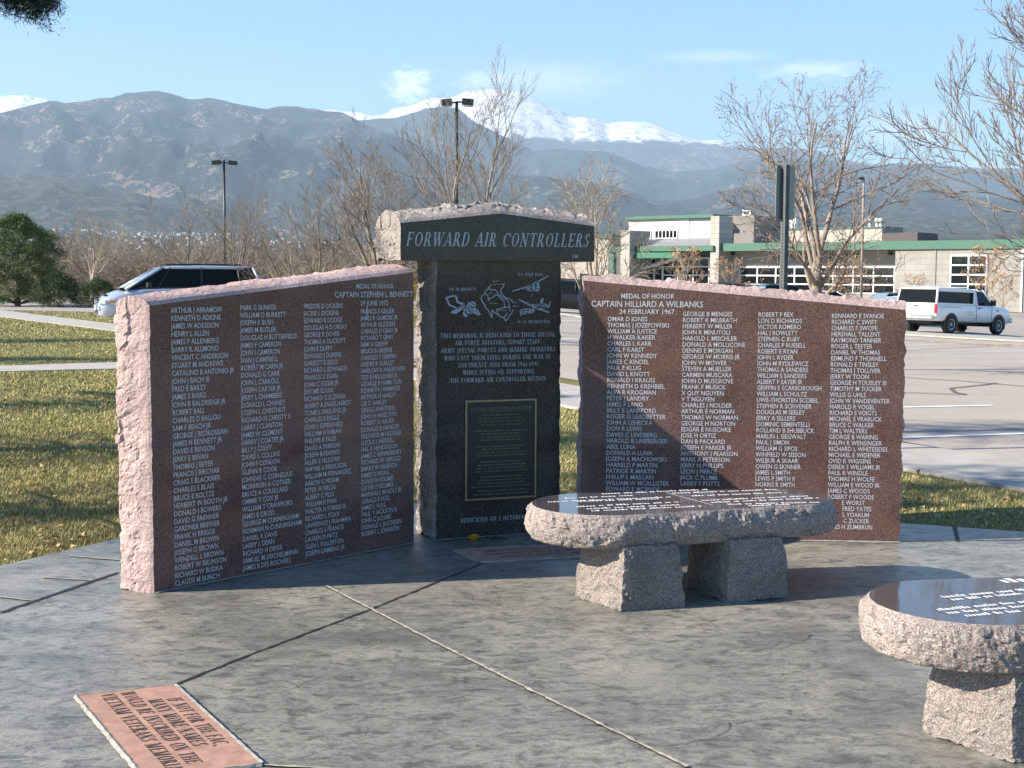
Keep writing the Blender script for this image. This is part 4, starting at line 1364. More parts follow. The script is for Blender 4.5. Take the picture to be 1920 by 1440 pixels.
def build_bench(label, off, legs, rows, seed, divider=None):
    c1, r1, c2, r2 = (.43 + off[0], 6.63 + off[1]), .33, (1.34 + off[0], 6.87 + off[1]), .25
    ctr = ((c1[0] + c2[0]) / 2, (c1[1] + c2[1]) / 2, PZ)
    e = empty('stone_bench', ctr, 0, label, 'bench', 'granite benches')
    bpy.context.view_layer.update()
    local = lambda o: setattr(o, 'matrix_parent_inverse', e.matrix_world.inverted()) or o
    ZT, ZB = .45, .295
    out = np.array([tuple(p) for p in stadium(c1, r1, c2, r2)])
    n = len(out)
    tg = np.roll(out, -1, 0) - np.roll(out, 1, 0); tg /= np.linalg.norm(tg, axis=1)[:, None]
    nr = np.stack([tg[:, 1], -tg[:, 0]], 1)
    m = 21
    V = []
    for j in range(m):
        f = j / (m - 1)
        bul = .032 * math.sin(math.pi * min(1, f * .88)) ** .8 - .008 * f * f
        z = ZT + (ZB - ZT) * f
        P = np.concatenate([out + nr * bul, np.full((n, 1), z)], 1)
        fade = min(1, f / .15)
        low = 1.0 if j < m - 1 else .35
        N = fbm(P * 9, 5, seed, .6) * .008 + fbm(P * 4.0, 3, seed + 9, .5, True) * .008 + facet(P * np.array([11, 11, 15]), seed + 2) * .009 + facet(P * 30, seed + 4) * .006 + facet(P * 75, seed + 6) * .0028
        P[:, :2] += nr * (N * fade * low)[:, None]
        P[:, 2] += (fbm(P * 11 + 7, 3, seed + 3) * .003 + facet(P * 20, seed + 8) * .004) * fade * low
        V.append(P)
    V = np.concatenate(V)
    Fc = []
    for j in range(m - 1):
        for i in range(n):
            i2 = (i + 1) % n
            Fc.append((j * n + i, (j + 1) * n + i, (j + 1) * n + i2, j * n + i2))
    mb = MB()
    mb.add(V.tolist(), Fc, 1)
    mb.face([(p[0], p[1], ZT) for p in out], 0)
    mb.face([tuple(V[(m - 1) * n + i]) for i in range(n - 1, -1, -1)], 1)
    local(mb.build('seat_slab', [MT['bench_polish'], MT['bench_rough']], e))
    for q, (f, r, l) in enumerate(legs):
        f, r, l = (np.array([a[0], a[1], PZ]) for a in (f, r, l))
        def pos(u, v, w, f=f, r=r, l=l):
            P = f[None] + u[:, None] * (r - f)[None] + v[:, None] * (l - f)[None]
            P[:, 2] = PZ + (ZB + .012 - PZ) * w
            sp = .018 * (1 - w) ** 2
            cen = (r + l) / 2
            P[:, :2] += (P[:, :2] - cen[None, :2]) * (sp * 2 - .13 * w ** 3)[:, None]
            return P
        U, Vv = Vector(r - f).normalized(), Vector(l - f).normalized()
        local(rough_box('leg', pos, (.30, .33, .30), (U, Vv, UP), [MT['bench_leg'], MT['bench_leg']], e, (0, 0, 0), .0065, (.008, .008), seed + 30 + q, .012, zmin=PZ - .004, front_flat=False))
    rng = random.Random(seed)
    mb = MB()
    pz = Vector((0, 0, ZT))
    for (x0, y0, x1, y1, cap) in rows:
        a, b = onplane(x0, y0, pz, UP), onplane(x1, y1, pz, UP)
        d = (b - a).normalized()
        tick_text(mb, (b - a).length, a, d, Vector((-d.y, d.x, 0)), UP, cap, rng)
    if divider:
        a, b = onplane(*divider[0], pz, UP), onplane(*divider[1], pz, UP)
        d = (b - a).normalized(); q = Vector((-d.y, d.x, 0)) * .002
        mb.face([a + q + UP * .0013, a - q + UP * .0013, b - q + UP * .0013, b + q + UP * .0013])
    local(mb.build('seat_lettering', MT['etch_bench'], e))


def build_benches():
    legs1 = []
    for f, r, l in (((1165, 1152), (1280, 1143), (1080, 1125)), ((1367, 1135), (1477, 1127), (1290, 1109))):
        legs1.append(tuple((GP(*q).x + .005, GP(*q).y + .055) for q in (f, r, l)))
    k = .28125
    rows = [(1020 + a * k, 900 + b * k, 1020 + c * k, 900 + d * k, .028) for a, b, c, d in
            [(390, 96, 740, 82), (145, 126, 590, 106), (30, 150, 850, 116), (225, 146, 780, 128), (220, 182, 900, 150), (290, 196, 930, 168), (320, 210, 1040, 178),
             (760, 80, 1110, 66), (860, 92, 1560, 66), (990, 110, 1620, 86), (1060, 140, 1750, 110), (1120, 154, 1840, 122), (1230, 166, 1830, 152), (1370, 176, 1640, 166)]]
    build_bench('dark granite bench with polished lettered top before the right name wall', (0, 0), legs1, rows, 110, ((1249, 924), (1335, 947)))
    legs2 = [tuple((p[0] + 1.085, p[1] - 1.965) for p in t) for t in legs1]
    rows = [(1600 + a / 6, 1060 + b / 6, 1600 + c / 6, 1060 + d / 6, .03) for a, b, c, d in
            [(1030, 368, 2600, 226), (1130, 398, 2600, 268), (975, 514, 2700, 350), (1080, 550, 2700, 400), (1285, 580, 2700, 455)]]
    # large emblem strokes near the far edge are kept as heavier marks
    rows += [(1600 + 1720 / 6, 1060 + 200 / 6, 1600 + 2500 / 6, 1060 + 150 / 6, .065)]
    build_bench('dark granite bench cut off by the right edge, nearest the camera', (1.13, -1.98), legs2, rows, 210)


def ground_plaque(label, A, B, C, D, lines, cap, mat_txt, ex, ey, shear):
    e = empty('ground_plaque', ((A + C) / 2), 0, label, 'ground plaque', 'inscribed ground plaques')
    bpy.context.view_layer.update()
    local = lambda o: setattr(o, 'matrix_parent_inverse', e.matrix_world.inverted()) or o
    z0, z1 = PZ - .01, PZ + .008
    mb = MB()
    P = [Vector((p.x, p.y, z1)) for p in (A, B, C, D)]
    mb.face(P)
    Q = [Vector((p.x, p.y, z0)) for p in (A, B, C, D)]
    for i in range(4): mb.face([P[i], Q[i], Q[(i + 1) % 4], P[(i + 1) % 4]])
    pl = local(mb.build('paver', MT['terracotta'], e))
    if pl.data.polygons[0].normal.z < 0: pl.data.flip_normals()
    mb = MB()
    for i in range(4):
        a, b = P[i], P[(i + 1) % 4]
        d = (b - a).normalized(); out = Vector((d.y, -d.x, 0))
        if out.dot(a - (A + C) / 2) < 0: out = -out
        k = max(6, int((b - a).length / .02))
        rng = random.Random(i)
        nz = [rng.uniform(-1, 1) for _ in range(k + 1)]
        w = (.015 if (b - a).length > .45 else .011)
        pr = None
        for j in range(k + 1):
            c = a.lerp(b, j / k)
            i_, o_ = c - out * (.003 + .0015 * nz[j]), c + out * (w + .003 * nz[-j])
            h = .003 + .0015 * nz[j]
            cur = [Vector((i_.x, i_.y, PZ + .009)), Vector(((i_.x + o_.x) / 2, (i_.y + o_.y) / 2, PZ + .009 + h)), Vector((o_.x, o_.y, PZ + .002))]
            if pr:
                mb.face([pr[0], cur[0], cur[1], pr[1]]); mb.face([pr[1], cur[1], cur[2], pr[2]])
            pr = cur
    local(mb.build('mortar_border', MT['mortar'], e))
    mb = MB()
    for c, w, txt in lines:
        serif_line(mb, txt, Vector((c.x, c.y, z1)), ex, ey, UP, cap, w, 'CENTER', shear, 1.05, off=.0015)
    local(mb.build('inscription', mat_txt, e))


def build_small():
    A, B, C = GP(145, 1308), GP(327, 1287), GP(490, 1436)
    D = A + (C - B)
    ex = (C - B).normalized(); ey = Vector((-ex.y, ex.x, 0))
    L = []
    for (p, q, t) in [((304, 1315), (412, 1404), 'IF NOT FOR THE FAC,'), ((265, 1318), (373, 1404), 'MANY MORE NAMES'), ((211, 1304), (365, 1437), 'WOULD BE INSCRIBED ON THE'), ((173, 1308), (336, 1456), 'VIETNAM VETERANS MEMORIAL')]:
        a, b = GP(*p), GP(*q)
        L.append(((a + b) / 2, (b - a).length * .98, t))
    ground_plaque('terracotta ground plaque with black lettering and a pale mortar rim in sunlight', A, B, C, D, L, .050, MT['terracotta_dark'], ex, ey, .12)
    A, B = GP(852, 1034), GP(900, 1056)
    ex = (GP(1080, 1046) - B).normalized(); ey = Vector((-ex.y, ex.x, 0))
    C, D = B + ex * .92, A + ex * .92
    c = (A + B + C + D) / 4
    hgt = (A - B).dot(ey)
    L = [(c + ey * (hgt * (.24 - .25 * k) - .012), w, t) for k, (t, w) in enumerate([('GREATER LOVE HATH NO MAN', .70), ('THAN THIS, THAT A MAN LAY DOWN', .74), ('HIS LIFE FOR HIS FRIENDS', .58)])]
    ground_plaque('shaded reddish ground plaque set in the plaza at the foot of the pillar', A, B, C, D, L, .045, MT['terracotta_dark'], ex, ey, 0)
    # yellow rose
    p = GP(889, 1013); p.z = PZ
    e = empty('yellow_rose', p, 0, 'yellow rose lying on the plaza at the foot of the dark pillar', 'flower')
    ym = leaf_mat('yellow petals', [(.1, (.62, .30, .01)), (.9, (.82, .52, .03))], .6)
    mb = MB()
    rng = random.Random(3)
    for k in range(16):
        a = k * 2.4; r = .006 + .022 * k / 16
        pts = []
        for i in range(4):
            for j in range(4):
                u, v = (i / 3 - .5), j / 3
                th = a + u * 1.5
                rr = r * (.45 + .75 * v) + (.004 if v > .8 else 0)
                pts.append(Vector((rr * math.cos(th) * 1.15, rr * math.sin(th), .004 + .036 * v * (1 - .35 * abs(u) * 2) - .012 * k / 16 * v)))
        mb.add(pts, [(i * 4 + j, (i + 1) * 4 + j, (i + 1) * 4 + j + 1, i * 4 + j + 1) for i in range(3) for j in range(3)], 0, True)
    mb.build('blossom', ym, e)
    mb = MB()
    st = [Vector((.02, .0, .012)), Vector((.07, .012, .010)), Vector((.13, .02, .008)), Vector((.2, .03, .007))]
    mb.tube(st, [.003] * 4, 5)
    for (bx, by, a, l) in [(.06, .01, .5, .05), (.08, .014, -.5, .045), (.1, .018, .8, .05), (.12, .02, -.3, .05), (.10, .0, .1, .05)]:
        d = Vector((math.cos(a), math.sin(a), .25)); q = Vector((-d.y, d.x, 0)) * .013
        b0 = Vector((bx, by, .01))
        mb.face([b0, b0 + d * l * .5 + q, b0 + d * l, b0 + d * l * .5 - q])
    mb.build('stem', simple('dark green leaves', (.02, .05, .018), .6), e)


build_walls()
build_pillar()
build_benches()
build_small()
# ------------------------------------------------------------------ mountains, foothills, town, haze
def mountain_mat(name, forest, rock, rock_amt, snow=None, scale=.0016, grass=None):
    m, t, b = mat_new(name)
    g = _n(t, 'ShaderNodeNewGeometry')
    P = g.outputs['Position']
    n1 = noise_node(t, P, scale, 9, .62, .4)
    n2 = noise_node(t, P, scale * 9, 8, .7)
    n3 = noise_node(t, P, scale * 40, 4, .7)
    c = mixc(t, ramp(t, n3, [(.35, (0, 0, 0)), (.65, (1, 1, 1))]), tuple(x * .55 for x in forest), tuple(x * 1.5 for x in forest))
    if grass:
        ng = noise_node(t, P, scale * 3.1, 7, .6, .5)
        c = mixc(t, ramp(t, ng, [(.50, (0, 0, 0)), (.60, (1, 1, 1))]), c, grass)
    # bare rock where the two noises agree
    a = _n(t, 'ShaderNodeMath', operation='MULTIPLY'); t.links.new(n1, a.inputs[0]); t.links.new(n2, a.inputs[1])
    lo = .36 - rock_amt * .16
    c = mixc(t, ramp(t, a.outputs[0], [(lo, (0, 0, 0)), (lo + .045, (.8, .8, .8))]), c, rock)
    if snow:
        z0, z1 = snow
        sz = _n(t, 'ShaderNodeSeparateXYZ'); t.links.new(P, sz.inputs[0])
        sn = _n(t, 'ShaderNodeSeparateXYZ'); t.links.new(g.outputs['Normal'], sn.inputs[0])
        mr = _n(t, 'ShaderNodeMapRange'); mr.inputs['From Min'].default_value = z0; mr.inputs['From Max'].default_value = z1
        t.links.new(sz.outputs[2], mr.inputs['Value'])
        nn = noise_node(t, P, scale * 4, 10, .68)
        mm = _n(t, 'ShaderNodeMath', operation='ADD'); t.links.new(mr.outputs[0], mm.inputs[0]); t.links.new(nn, mm.inputs[1])
        f = ramp(t, mm.outputs[0], [(.86, (0, 0, 0)), (1.02, (1, 1, 1))])
        c = mixc(t, f, c, (.93, .94, .96))
        # bare wind-swept rock among the snow
        nr = noise_node(t, P, scale * 7, 10, .72)
        c2 = mixc(t, ramp(t, nr, [(.50, (0, 0, 0)), (.62, (.85, .85, .85))]), c, (.26, .21, .20))
        c = mixc(t, ramp(t, mm.outputs[0], [(.80, (0, 0, 0)), (.9, (1, 1, 1))]), c, c2)
    t.links.new(c, b.inputs['Base Color'])
    b.inputs['Roughness'].default_value = .95
    b.inputs['Specular IOR Level'].default_value = .05
    nb = noise_node(t, P, scale * 14, 8, .7)
    bump(t, b, nb, .8, 60)
    return m


def ridge(name, crest, Yc, Yf, zf, mat, label, seed, amp=.28, fq=1.0 / 1500, rows=70, back=.35, x0=-420, x1=2340, step=7, sharp=1.25):
    """mountain range whose skyline is surveyed in pixels and stands Yc metres away, its foot Yf metres away"""
    cx, cy = zip(*crest)
    px = np.arange(x0, x1 + 1, step, dtype=float)
    py = np.interp(px, cx, cy)
    ths, zc = [], []
    for a, b in zip(px, py):
        d = ray(a, b)
        ths.append(d.x / d.y); zc.append(CAM_H + d.z / d.y * Yc)
    ths, zc = np.array(ths), np.array(zc)
    v = np.concatenate([np.linspace(0, 1, rows), 1 + np.linspace(.03, 1, 14) * back])
    TT, VV = np.meshgrid(ths, v, indexing='ij')
    ZC = np.repeat(zc[:, None], len(v), 1)
    Y = Yf + (Yc - Yf) * VV
    X = TT * Y
    up = np.clip(VV, 0, 1)
    base = np.where(VV <= 1, up ** sharp, np.clip(1 - (VV - 1) / back * .6, 0, 1))
    P = np.stack([X * fq, Y * fq, np.zeros_like(X)], -1)
    nz = fbm(P, 7, seed, .52, True) * .6 + fbm(P * .6 + 5, 5, seed + 20, .5) * .8
    H = (ZC - zf)
    env = np.where(VV <= 1, np.sin(np.pi * np.clip(VV, 0, 1) ** .9) ** .8, .5 * np.clip((VV - 1) / back, 0, 1))
    near_crest = fbm(np.stack([X * fq * 6, Y * fq * 6, np.zeros_like(X)], -1), 4, seed + 50, .55)
    Z = zf + H * base + H * amp * env * nz + H * .018 * near_crest * up
    # nothing in front of the crest may stand above the surveyed skyline
    d0 = ZC / Yc
    Z = np.where(VV < 1, np.minimum(Z, d0 * Y * (1 - .002)), Z)
    V = np.stack([X, Y, Z], -1).reshape(-1, 3)
    n = len(v)
    i = np.arange(len(px) * n).reshape(len(px), n)
    Fc = np.stack([i[:-1, :-1], i[1:, :-1], i[1:, 1:], i[:-1, 1:]], -1).reshape(-1, 4)
    o = np_mesh(name, V, Fc, mat, smooth=True)
    tag(o, label, 'mountains', kind='structure')
    return o


def build_mountains():
    forest = (.040, .052, .052)
    snowm = mountain_mat('snow mountain', (.024, .034, .032), (.30, .22, .19), .3, (1450, 1900), .0011)
    snow2 = mountain_mat('far snow dome', (.03, .04, .04), (.33, .26, .23), .3, (1100, 1600), .0011)
    fr = mountain_mat('forested front range', forest, (.40, .28, .23), .42, None, .0034)
    fr2 = mountain_mat('forested ridge', forest, (.30, .22, .19), .32, None, .0030)
    hill = mountain_mat('red scrub hill', (.045, .048, .036), (.30, .20, .16), .35, None, .006, (.15, .12, .10))
    foot = mountain_mat('foothill', (.045, .055, .038), (.26, .19, .155), .2, None, .006, (.155, .125, .095))
    ridge('snow_dome', [(-420, 240), (-250, 200), (-100, 188), (0, 181), (30, 178), (60, 180), (90, 187), (112, 200), (150, 225), (240, 300), (600, 420), (2340, 500)],
          17500, 14000, 500, snow2, 'distant snow covered dome at the left end of the range', 3, .12)
    ridge('snow_mountain', [(-420, 480), (380, 330), (520, 240), (600, 209), (620, 207), (660, 209), (690, 213), (720, 216), (740, 205), (770, 197), (800, 190), (815, 185), (850, 181), (880, 172), (905, 168), (930, 166.5), (950, 169), (974, 174),
                            (1000, 183), (1025, 194), (1050, 207), (1070, 218), (1100, 220), (1120, 224), (1140, 233), (1160, 230), (1180, 229), (1200, 228), (1220, 232), (1235, 236), (1260, 246), (1290, 258), (1320, 262), (1345, 264),
                            (1370, 271), (1400, 275), (1440, 275), (1490, 275), (1540, 285), (1570, 296), (1600, 303), (1640, 307), (1690, 309), (1720, 305), (1760, 309), (1800, 312), (1840, 315), (1920, 316), (2100, 330), (2340, 340)],
          18000, 12800, 250, snowm, 'snow covered summit above the dark foothills', 11, .16, 1 / 1900)
    ridge('forest_ridge', [(-420, 400), (500, 330), (640, 225), (680, 225), (700, 223), (745, 220), (790, 206), (830, 200), (856, 203), (880, 222), (905, 236), (960, 262), (1000, 283), (1030, 279), (1060, 279), (1090, 282), (1125, 282), (1160, 292), (1200, 309),
                           (1260, 322), (1330, 318), (1400, 301), (1450, 292), (1500, 297), (1560, 303), (1640, 312), (1700, 311), (1740, 316), (1800, 320), (1920, 324), (2340, 350)],
          12500, 8600, 120, fr2, 'dark forested ridge below the snow summit', 21, .38, 1 / 1000)
    ridge('front_range', [(-420, 260), (-200, 232), (0, 211), (50, 200), (85, 193), (100, 191), (115, 193), (150, 190), (185, 185), (210, 184), (230, 177), (250, 173), (270, 170.5), (300, 171), (320, 174), (345, 185), (362, 187), (385, 184), (420, 189), (460, 197),
                          (500, 203), (540, 199), (590, 205), (640, 212), (668, 224), (700, 240), (760, 262), (820, 290), (900, 318), (960, 325), (1040, 345), (1120, 370), (1200, 395), (1400, 420), (2340, 470)],
          9500, 5600, 60, fr, 'long dark forested front range with pale rock outcrops', 33, .42, 1 / 900)
    ridge('near_ridge', [(-420, 500), (700, 470), (760, 400), (850, 352), (930, 336), (1000, 330), (1090, 338), (1160, 352), (1230, 378), (1300, 372), (1380, 352), (1480, 348), (1560, 358), (1660, 362), (1740, 356), (1830, 368), (1920, 372), (2340, 390)],
          8200, 5400, 50, fr2, 'lower forested foothills behind the building', 41, .38, 1 / 800)
    ridge('red_hill', [(-420, 520), (500, 500), (545, 445), (572, 405), (590, 372), (620, 347), (650, 330), (680, 318), (715, 316), (760, 335), (830, 372), (900, 410), (960, 450), (1100, 480), (2340, 520)],
          6600, 4900, 40, hill, 'bare reddish hill in front of the forested range', 51, .34, 1 / 500)
    ridge('foothill', [(-420, 322), (-100, 328), (0, 329), (50, 333), (110, 332), (150, 337), (200, 350), (260, 363), (320, 377), (380, 398), (440, 424), (520, 450), (600, 470), (1000, 480), (1250, 420), (1340, 400), (1450, 388), (1560, 400), (1680, 398), (1780, 405), (1920, 400), (2340, 420)],
          6000, 4200, 30, foot, 'brown and green lower foothills at the edge of the town', 61, .30, 1 / 600)
    ridge('town_slope', [(-420, 428), (0, 430), (200, 436), (400, 442), (600, 446), (900, 452), (1300, 448), (1600, 440), (1920, 444), (2340, 446)],
          4600, 1600, -2, foot, 'gentle slope below the foothills where the town stands', 71, .10, 1 / 500, sharp=1.0)


def build_town():
    rng = random.Random(12)
    mb = MB()
    for k in range(520):
        px = rng.choice([rng.uniform(20, 520), rng.uniform(20, 520), rng.gauss(340, 90), rng.uniform(520, 780), rng.uniform(1550, 1920)])
        Y = rng.uniform(2300, 4560)
        d = ray(px, 500)
        X = d.x / d.y * Y
        zc = CAM_H + (515 - np.interp(px, [0, 600, 1300, 1920], [430, 446, 448, 444])) / F * 4600
        v = (Y - 1600) / 3000.0
        z = -2 + (zc + 2) * v
        w, h = rng.uniform(5, 11), rng.uniform(2.5, 5)
        m = Matrix.Rotation(rng.uniform(0, 3.1), 3, 'Z')
        mb.box((X, Y, z + h / 2 - 1), (w, w * rng.uniform(.5, .9), h + 2), rng.choice([0, 0, 1]), m)
    o = mb.build('hillside_town', [simple('pale house walls', (.42, .41, .39), .8), simple('tan house walls', (.32, .28, .24), .8)])
    tag(o, 'pale houses of the town spread along the foot of the mountains', 'town', kind='stuff')


def build_haze():
    mb = MB()
    zt = 2750.0
    mb.box((0, 9400, zt / 2 - 5), (34000, 26000, zt + 10))
    m = bpy.data.materials.new('haze')
    m.use_nodes = True
    t = m.node_tree
    for n in list(t.nodes):
        if n.type != 'OUTPUT_MATERIAL': t.nodes.remove(n)
    out = t.nodes['Material Output']
    pv = t.nodes.new('ShaderNodeVolumePrincipled')
    pv.inputs['Color'].default_value = (.60, .80, 1.0, 1)
    pv.inputs['Density'].default_value = 6.2e-5
    pv.inputs['Anisotropy'].default_value = 0.1
    t.links.new(pv.outputs[0], out.inputs['Volume'])
    m.cycles.homogeneous_volume = True
    o = mb.build('haze', m)
    tag(o, 'thin blue haze between the camera and the mountains', 'haze', kind='stuff')


build_mountains()
build_town()
build_haze()
# ------------------------------------------------------------------ trees and shrubs
def bark(name, c1, c2, sc=14):
    m, t, b = mat_new(name)
    tc = _n(t, 'ShaderNodeTexCoord')
    mp = _n(t, 'ShaderNodeMapping'); mp.inputs['Scale'].default_value = (1, 1, .35)
    t.links.new(tc.outputs['Object'], mp.inputs[0])
    n = noise_node(t, mp.outputs[0], sc, 6, .65)
    t.links.new(ramp(t, n, [(.35, c1), (.65, c2)]), b.inputs['Base Color'])
    b.inputs['Roughness'].default_value = .9
    b.inputs['Specular IOR Level'].default_value = .15
    bump(t, b, n, .6, .02)
    return m


MT['bark_grey'] = bark('grey tan bark', (.13, .105, .085), (.31, .26, .215))
MT['bark_red'] = bark('reddish brown bark', (.12, .085, .07), (.30, .22, .185))
MT['bark_pale'] = bark('pale winter twigs', (.22, .18, .14), (.42, .36, .29))
MT['bark_brush'] = bark('brown thicket twigs', (.14, .105, .078), (.30, .235, .175))
MT['dry_leaf'] = leaf_mat('withered orange leaves', [(.1, (.22, .09, .035)), (.5, (.42, .21, .09)), (.95, (.56, .36, .18))], .8)
MT['seed'] = leaf_mat('reddish seed clusters', [(.1, (.15, .08, .055)), (.5, (.26, .155, .11)), (.95, (.38, .25, .17))], .8)
MT['pine'] = leaf_mat('pine needles', [(.15, (.016, .034, .012)), (.45, (.05, .085, .026)), (.70, (.12, .155, .045)), (.95, (.20, .22, .08))], .6, scale=1.6)
MT['juniper'] = leaf_mat('juniper needles', [(.15, (.010, .022, .010)), (.5, (.03, .055, .018)), (.95, (.09, .12, .04))], .6, scale=2)
MT['spruce'] = leaf_mat('spruce needles', [(.15, (.008, .018, .014)), (.5, (.016, .034, .024)), (.95, (.035, .06, .042))], .6, scale=3)
MT['yellow_brush'] = leaf_mat('yellow dry brush', [(.1, (.20, .14, .04)), (.9, (.42, .32, .10))], .8)


class Tree:
    """leafless tree: trunk and a crown of tapering limbs, branches and twigs"""
    def __init__(s, seed, H, trunk_h, trunk_r, n_limb=6, spread=.55, kids=(7, 6, 5), ratio=(.62, .55, .5), up=.22, tip=.0035, fork=True, droop=0.0, wig=.10, twig_n=3, stems=1, low=.35, ang=(22, 52)):
        s.rng = random.Random(seed)
        s.trunk, s.crown = MB(), MB()
        s.tips = []
        s.kids, s.ratio, s.up, s.tipr, s.droop, s.wig, s.low, s.ang = kids, ratio, up, tip, droop, wig, low, ang
        r = s.rng
        for st in range(stems):
            a0 = r.uniform(0, 6.28)
            lean = Vector((math.cos(a0), math.sin(a0), 0)) * (.0 if stems == 1 else .10)
            n = 7
            pts = [Vector((0, 0, -.15)) + lean * 0]
            d = (Vector((0, 0, 1)) + lean).normalized()
            for k in range(n):
                pts.append(pts[-1] + d * (trunk_h + .15) / n + Vector((r.gauss(0, 1), r.gauss(0, 1), 0)) * trunk_h * .012)
            rr = [trunk_r * (1.25 if k == 0 else 1.0 - .32 * k / n) for k in range(n + 1)]
            s.trunk.tube(pts, rr, 9)
            top, rt = pts[-1], rr[-1]
            L = H - trunk_h
            for q in range(n_limb):
                az = a0 + 2.4 * q + r.uniform(-.4, .4)
                f = q / max(1, n_limb - 1)
                an = spread * (.25 + .85 * f) * r.uniform(.8, 1.15)
                dd = Vector((math.cos(az) * math.sin(an), math.sin(az) * math.sin(an), math.cos(an)))
                sp = top.lerp(pts[int(n * .62)], f * .9)
                s.grow(sp, dd, L * (1.0 - .35 * f) * r.uniform(.85, 1.05), rt * (.68 - .25 * f), 0)

    def grow(s, p, d, L, r0, lev):
        r = s.rng
        n = (8, 6, 4, 3)[min(lev, 3)]
        last = lev >= len(s.kids)
        pts, rad_ = [p], [r0]
        r1 = max(s.tipr, r0 * (.22 if not last else .5))
        dirs = [d]
        for k in range(n):
            g = s.up * (1 if lev > 0 else .5) - s.droop * (k / n) * (1.2 if lev >= 1 else .25)
            d = (d + Vector((r.gauss(0, 1), r.gauss(0, 1), r.gauss(0, 1))) * s.wig + Vector((0, 0, g / n * 2))).normalized()
            pts.append(pts[-1] + d * L / n)
            rad_.append(r0 + (r1 - r0) * (k + 1) / n)
            dirs.append(d)
        s.crown.tube(pts, rad_, (7, 5, 4, 3)[min(lev, 3)], cap=False)
        if last:
            s.tips.append(pts[-1]); s.tips.append(pts[-2])
            return
        m = s.kids[lev]
        m = max(2, int(m * r.uniform(.8, 1.2)))
        for q in range(m):
            t = s.low + (1 - s.low) * (q + r.uniform(.2, .9)) / m
            x = min(n - 1, int(t * n)); f = t * n - x
            b = pts[x].lerp(pts[x + 1], min(1, f))
            dd = dirs[x]
            ref = dd.cross(Vector((0, 0, 1)) if abs(dd.z) < .95 else Vector((1, 0, 0))).normalized()
            az = 2.4 * q + r.uniform(-.6, .6)
            side = (ref * math.cos(az) + dd.cross(ref) * math.sin(az))
            an = rad(r.uniform(*s.ang))
            nd = (dd * math.cos(an) + side * math.sin(an)).normalized()
            s.grow(b, nd, L * s.ratio[lev] * (1.05 - .45 * t) * r.uniform(.8, 1.15), max(s.tipr, (rad_[x]) * .52), lev + 1)

    def place(s, loc, rz, label, mat, group, name='bare_tree', leaf=None, cat='tree', sc=1.0):
        e = empty(name, loc, rz, label, cat, group)
        e.scale = (sc, sc, sc)
        s.trunk.build('trunk', mat, e)
        s.crown.build('crown', mat, e)
        if leaf:
            m, n, size, sel = leaf
            pts = [p for p in s.tips if sel(p)]
            s.rng.shuffle(pts)
            pts = pts[:n]
            clump_mesh('withered_leaves', [tuple(p) for p in pts], size, m, 3, 4, e, flat=0, wid=.6, spread=(.04, .04, .05))
        return e


def gpt(px, Y):
    d = ray(px, 600)
    x = d.x / d.y * Y
    return Vector((x, Y, gz(x, Y)))


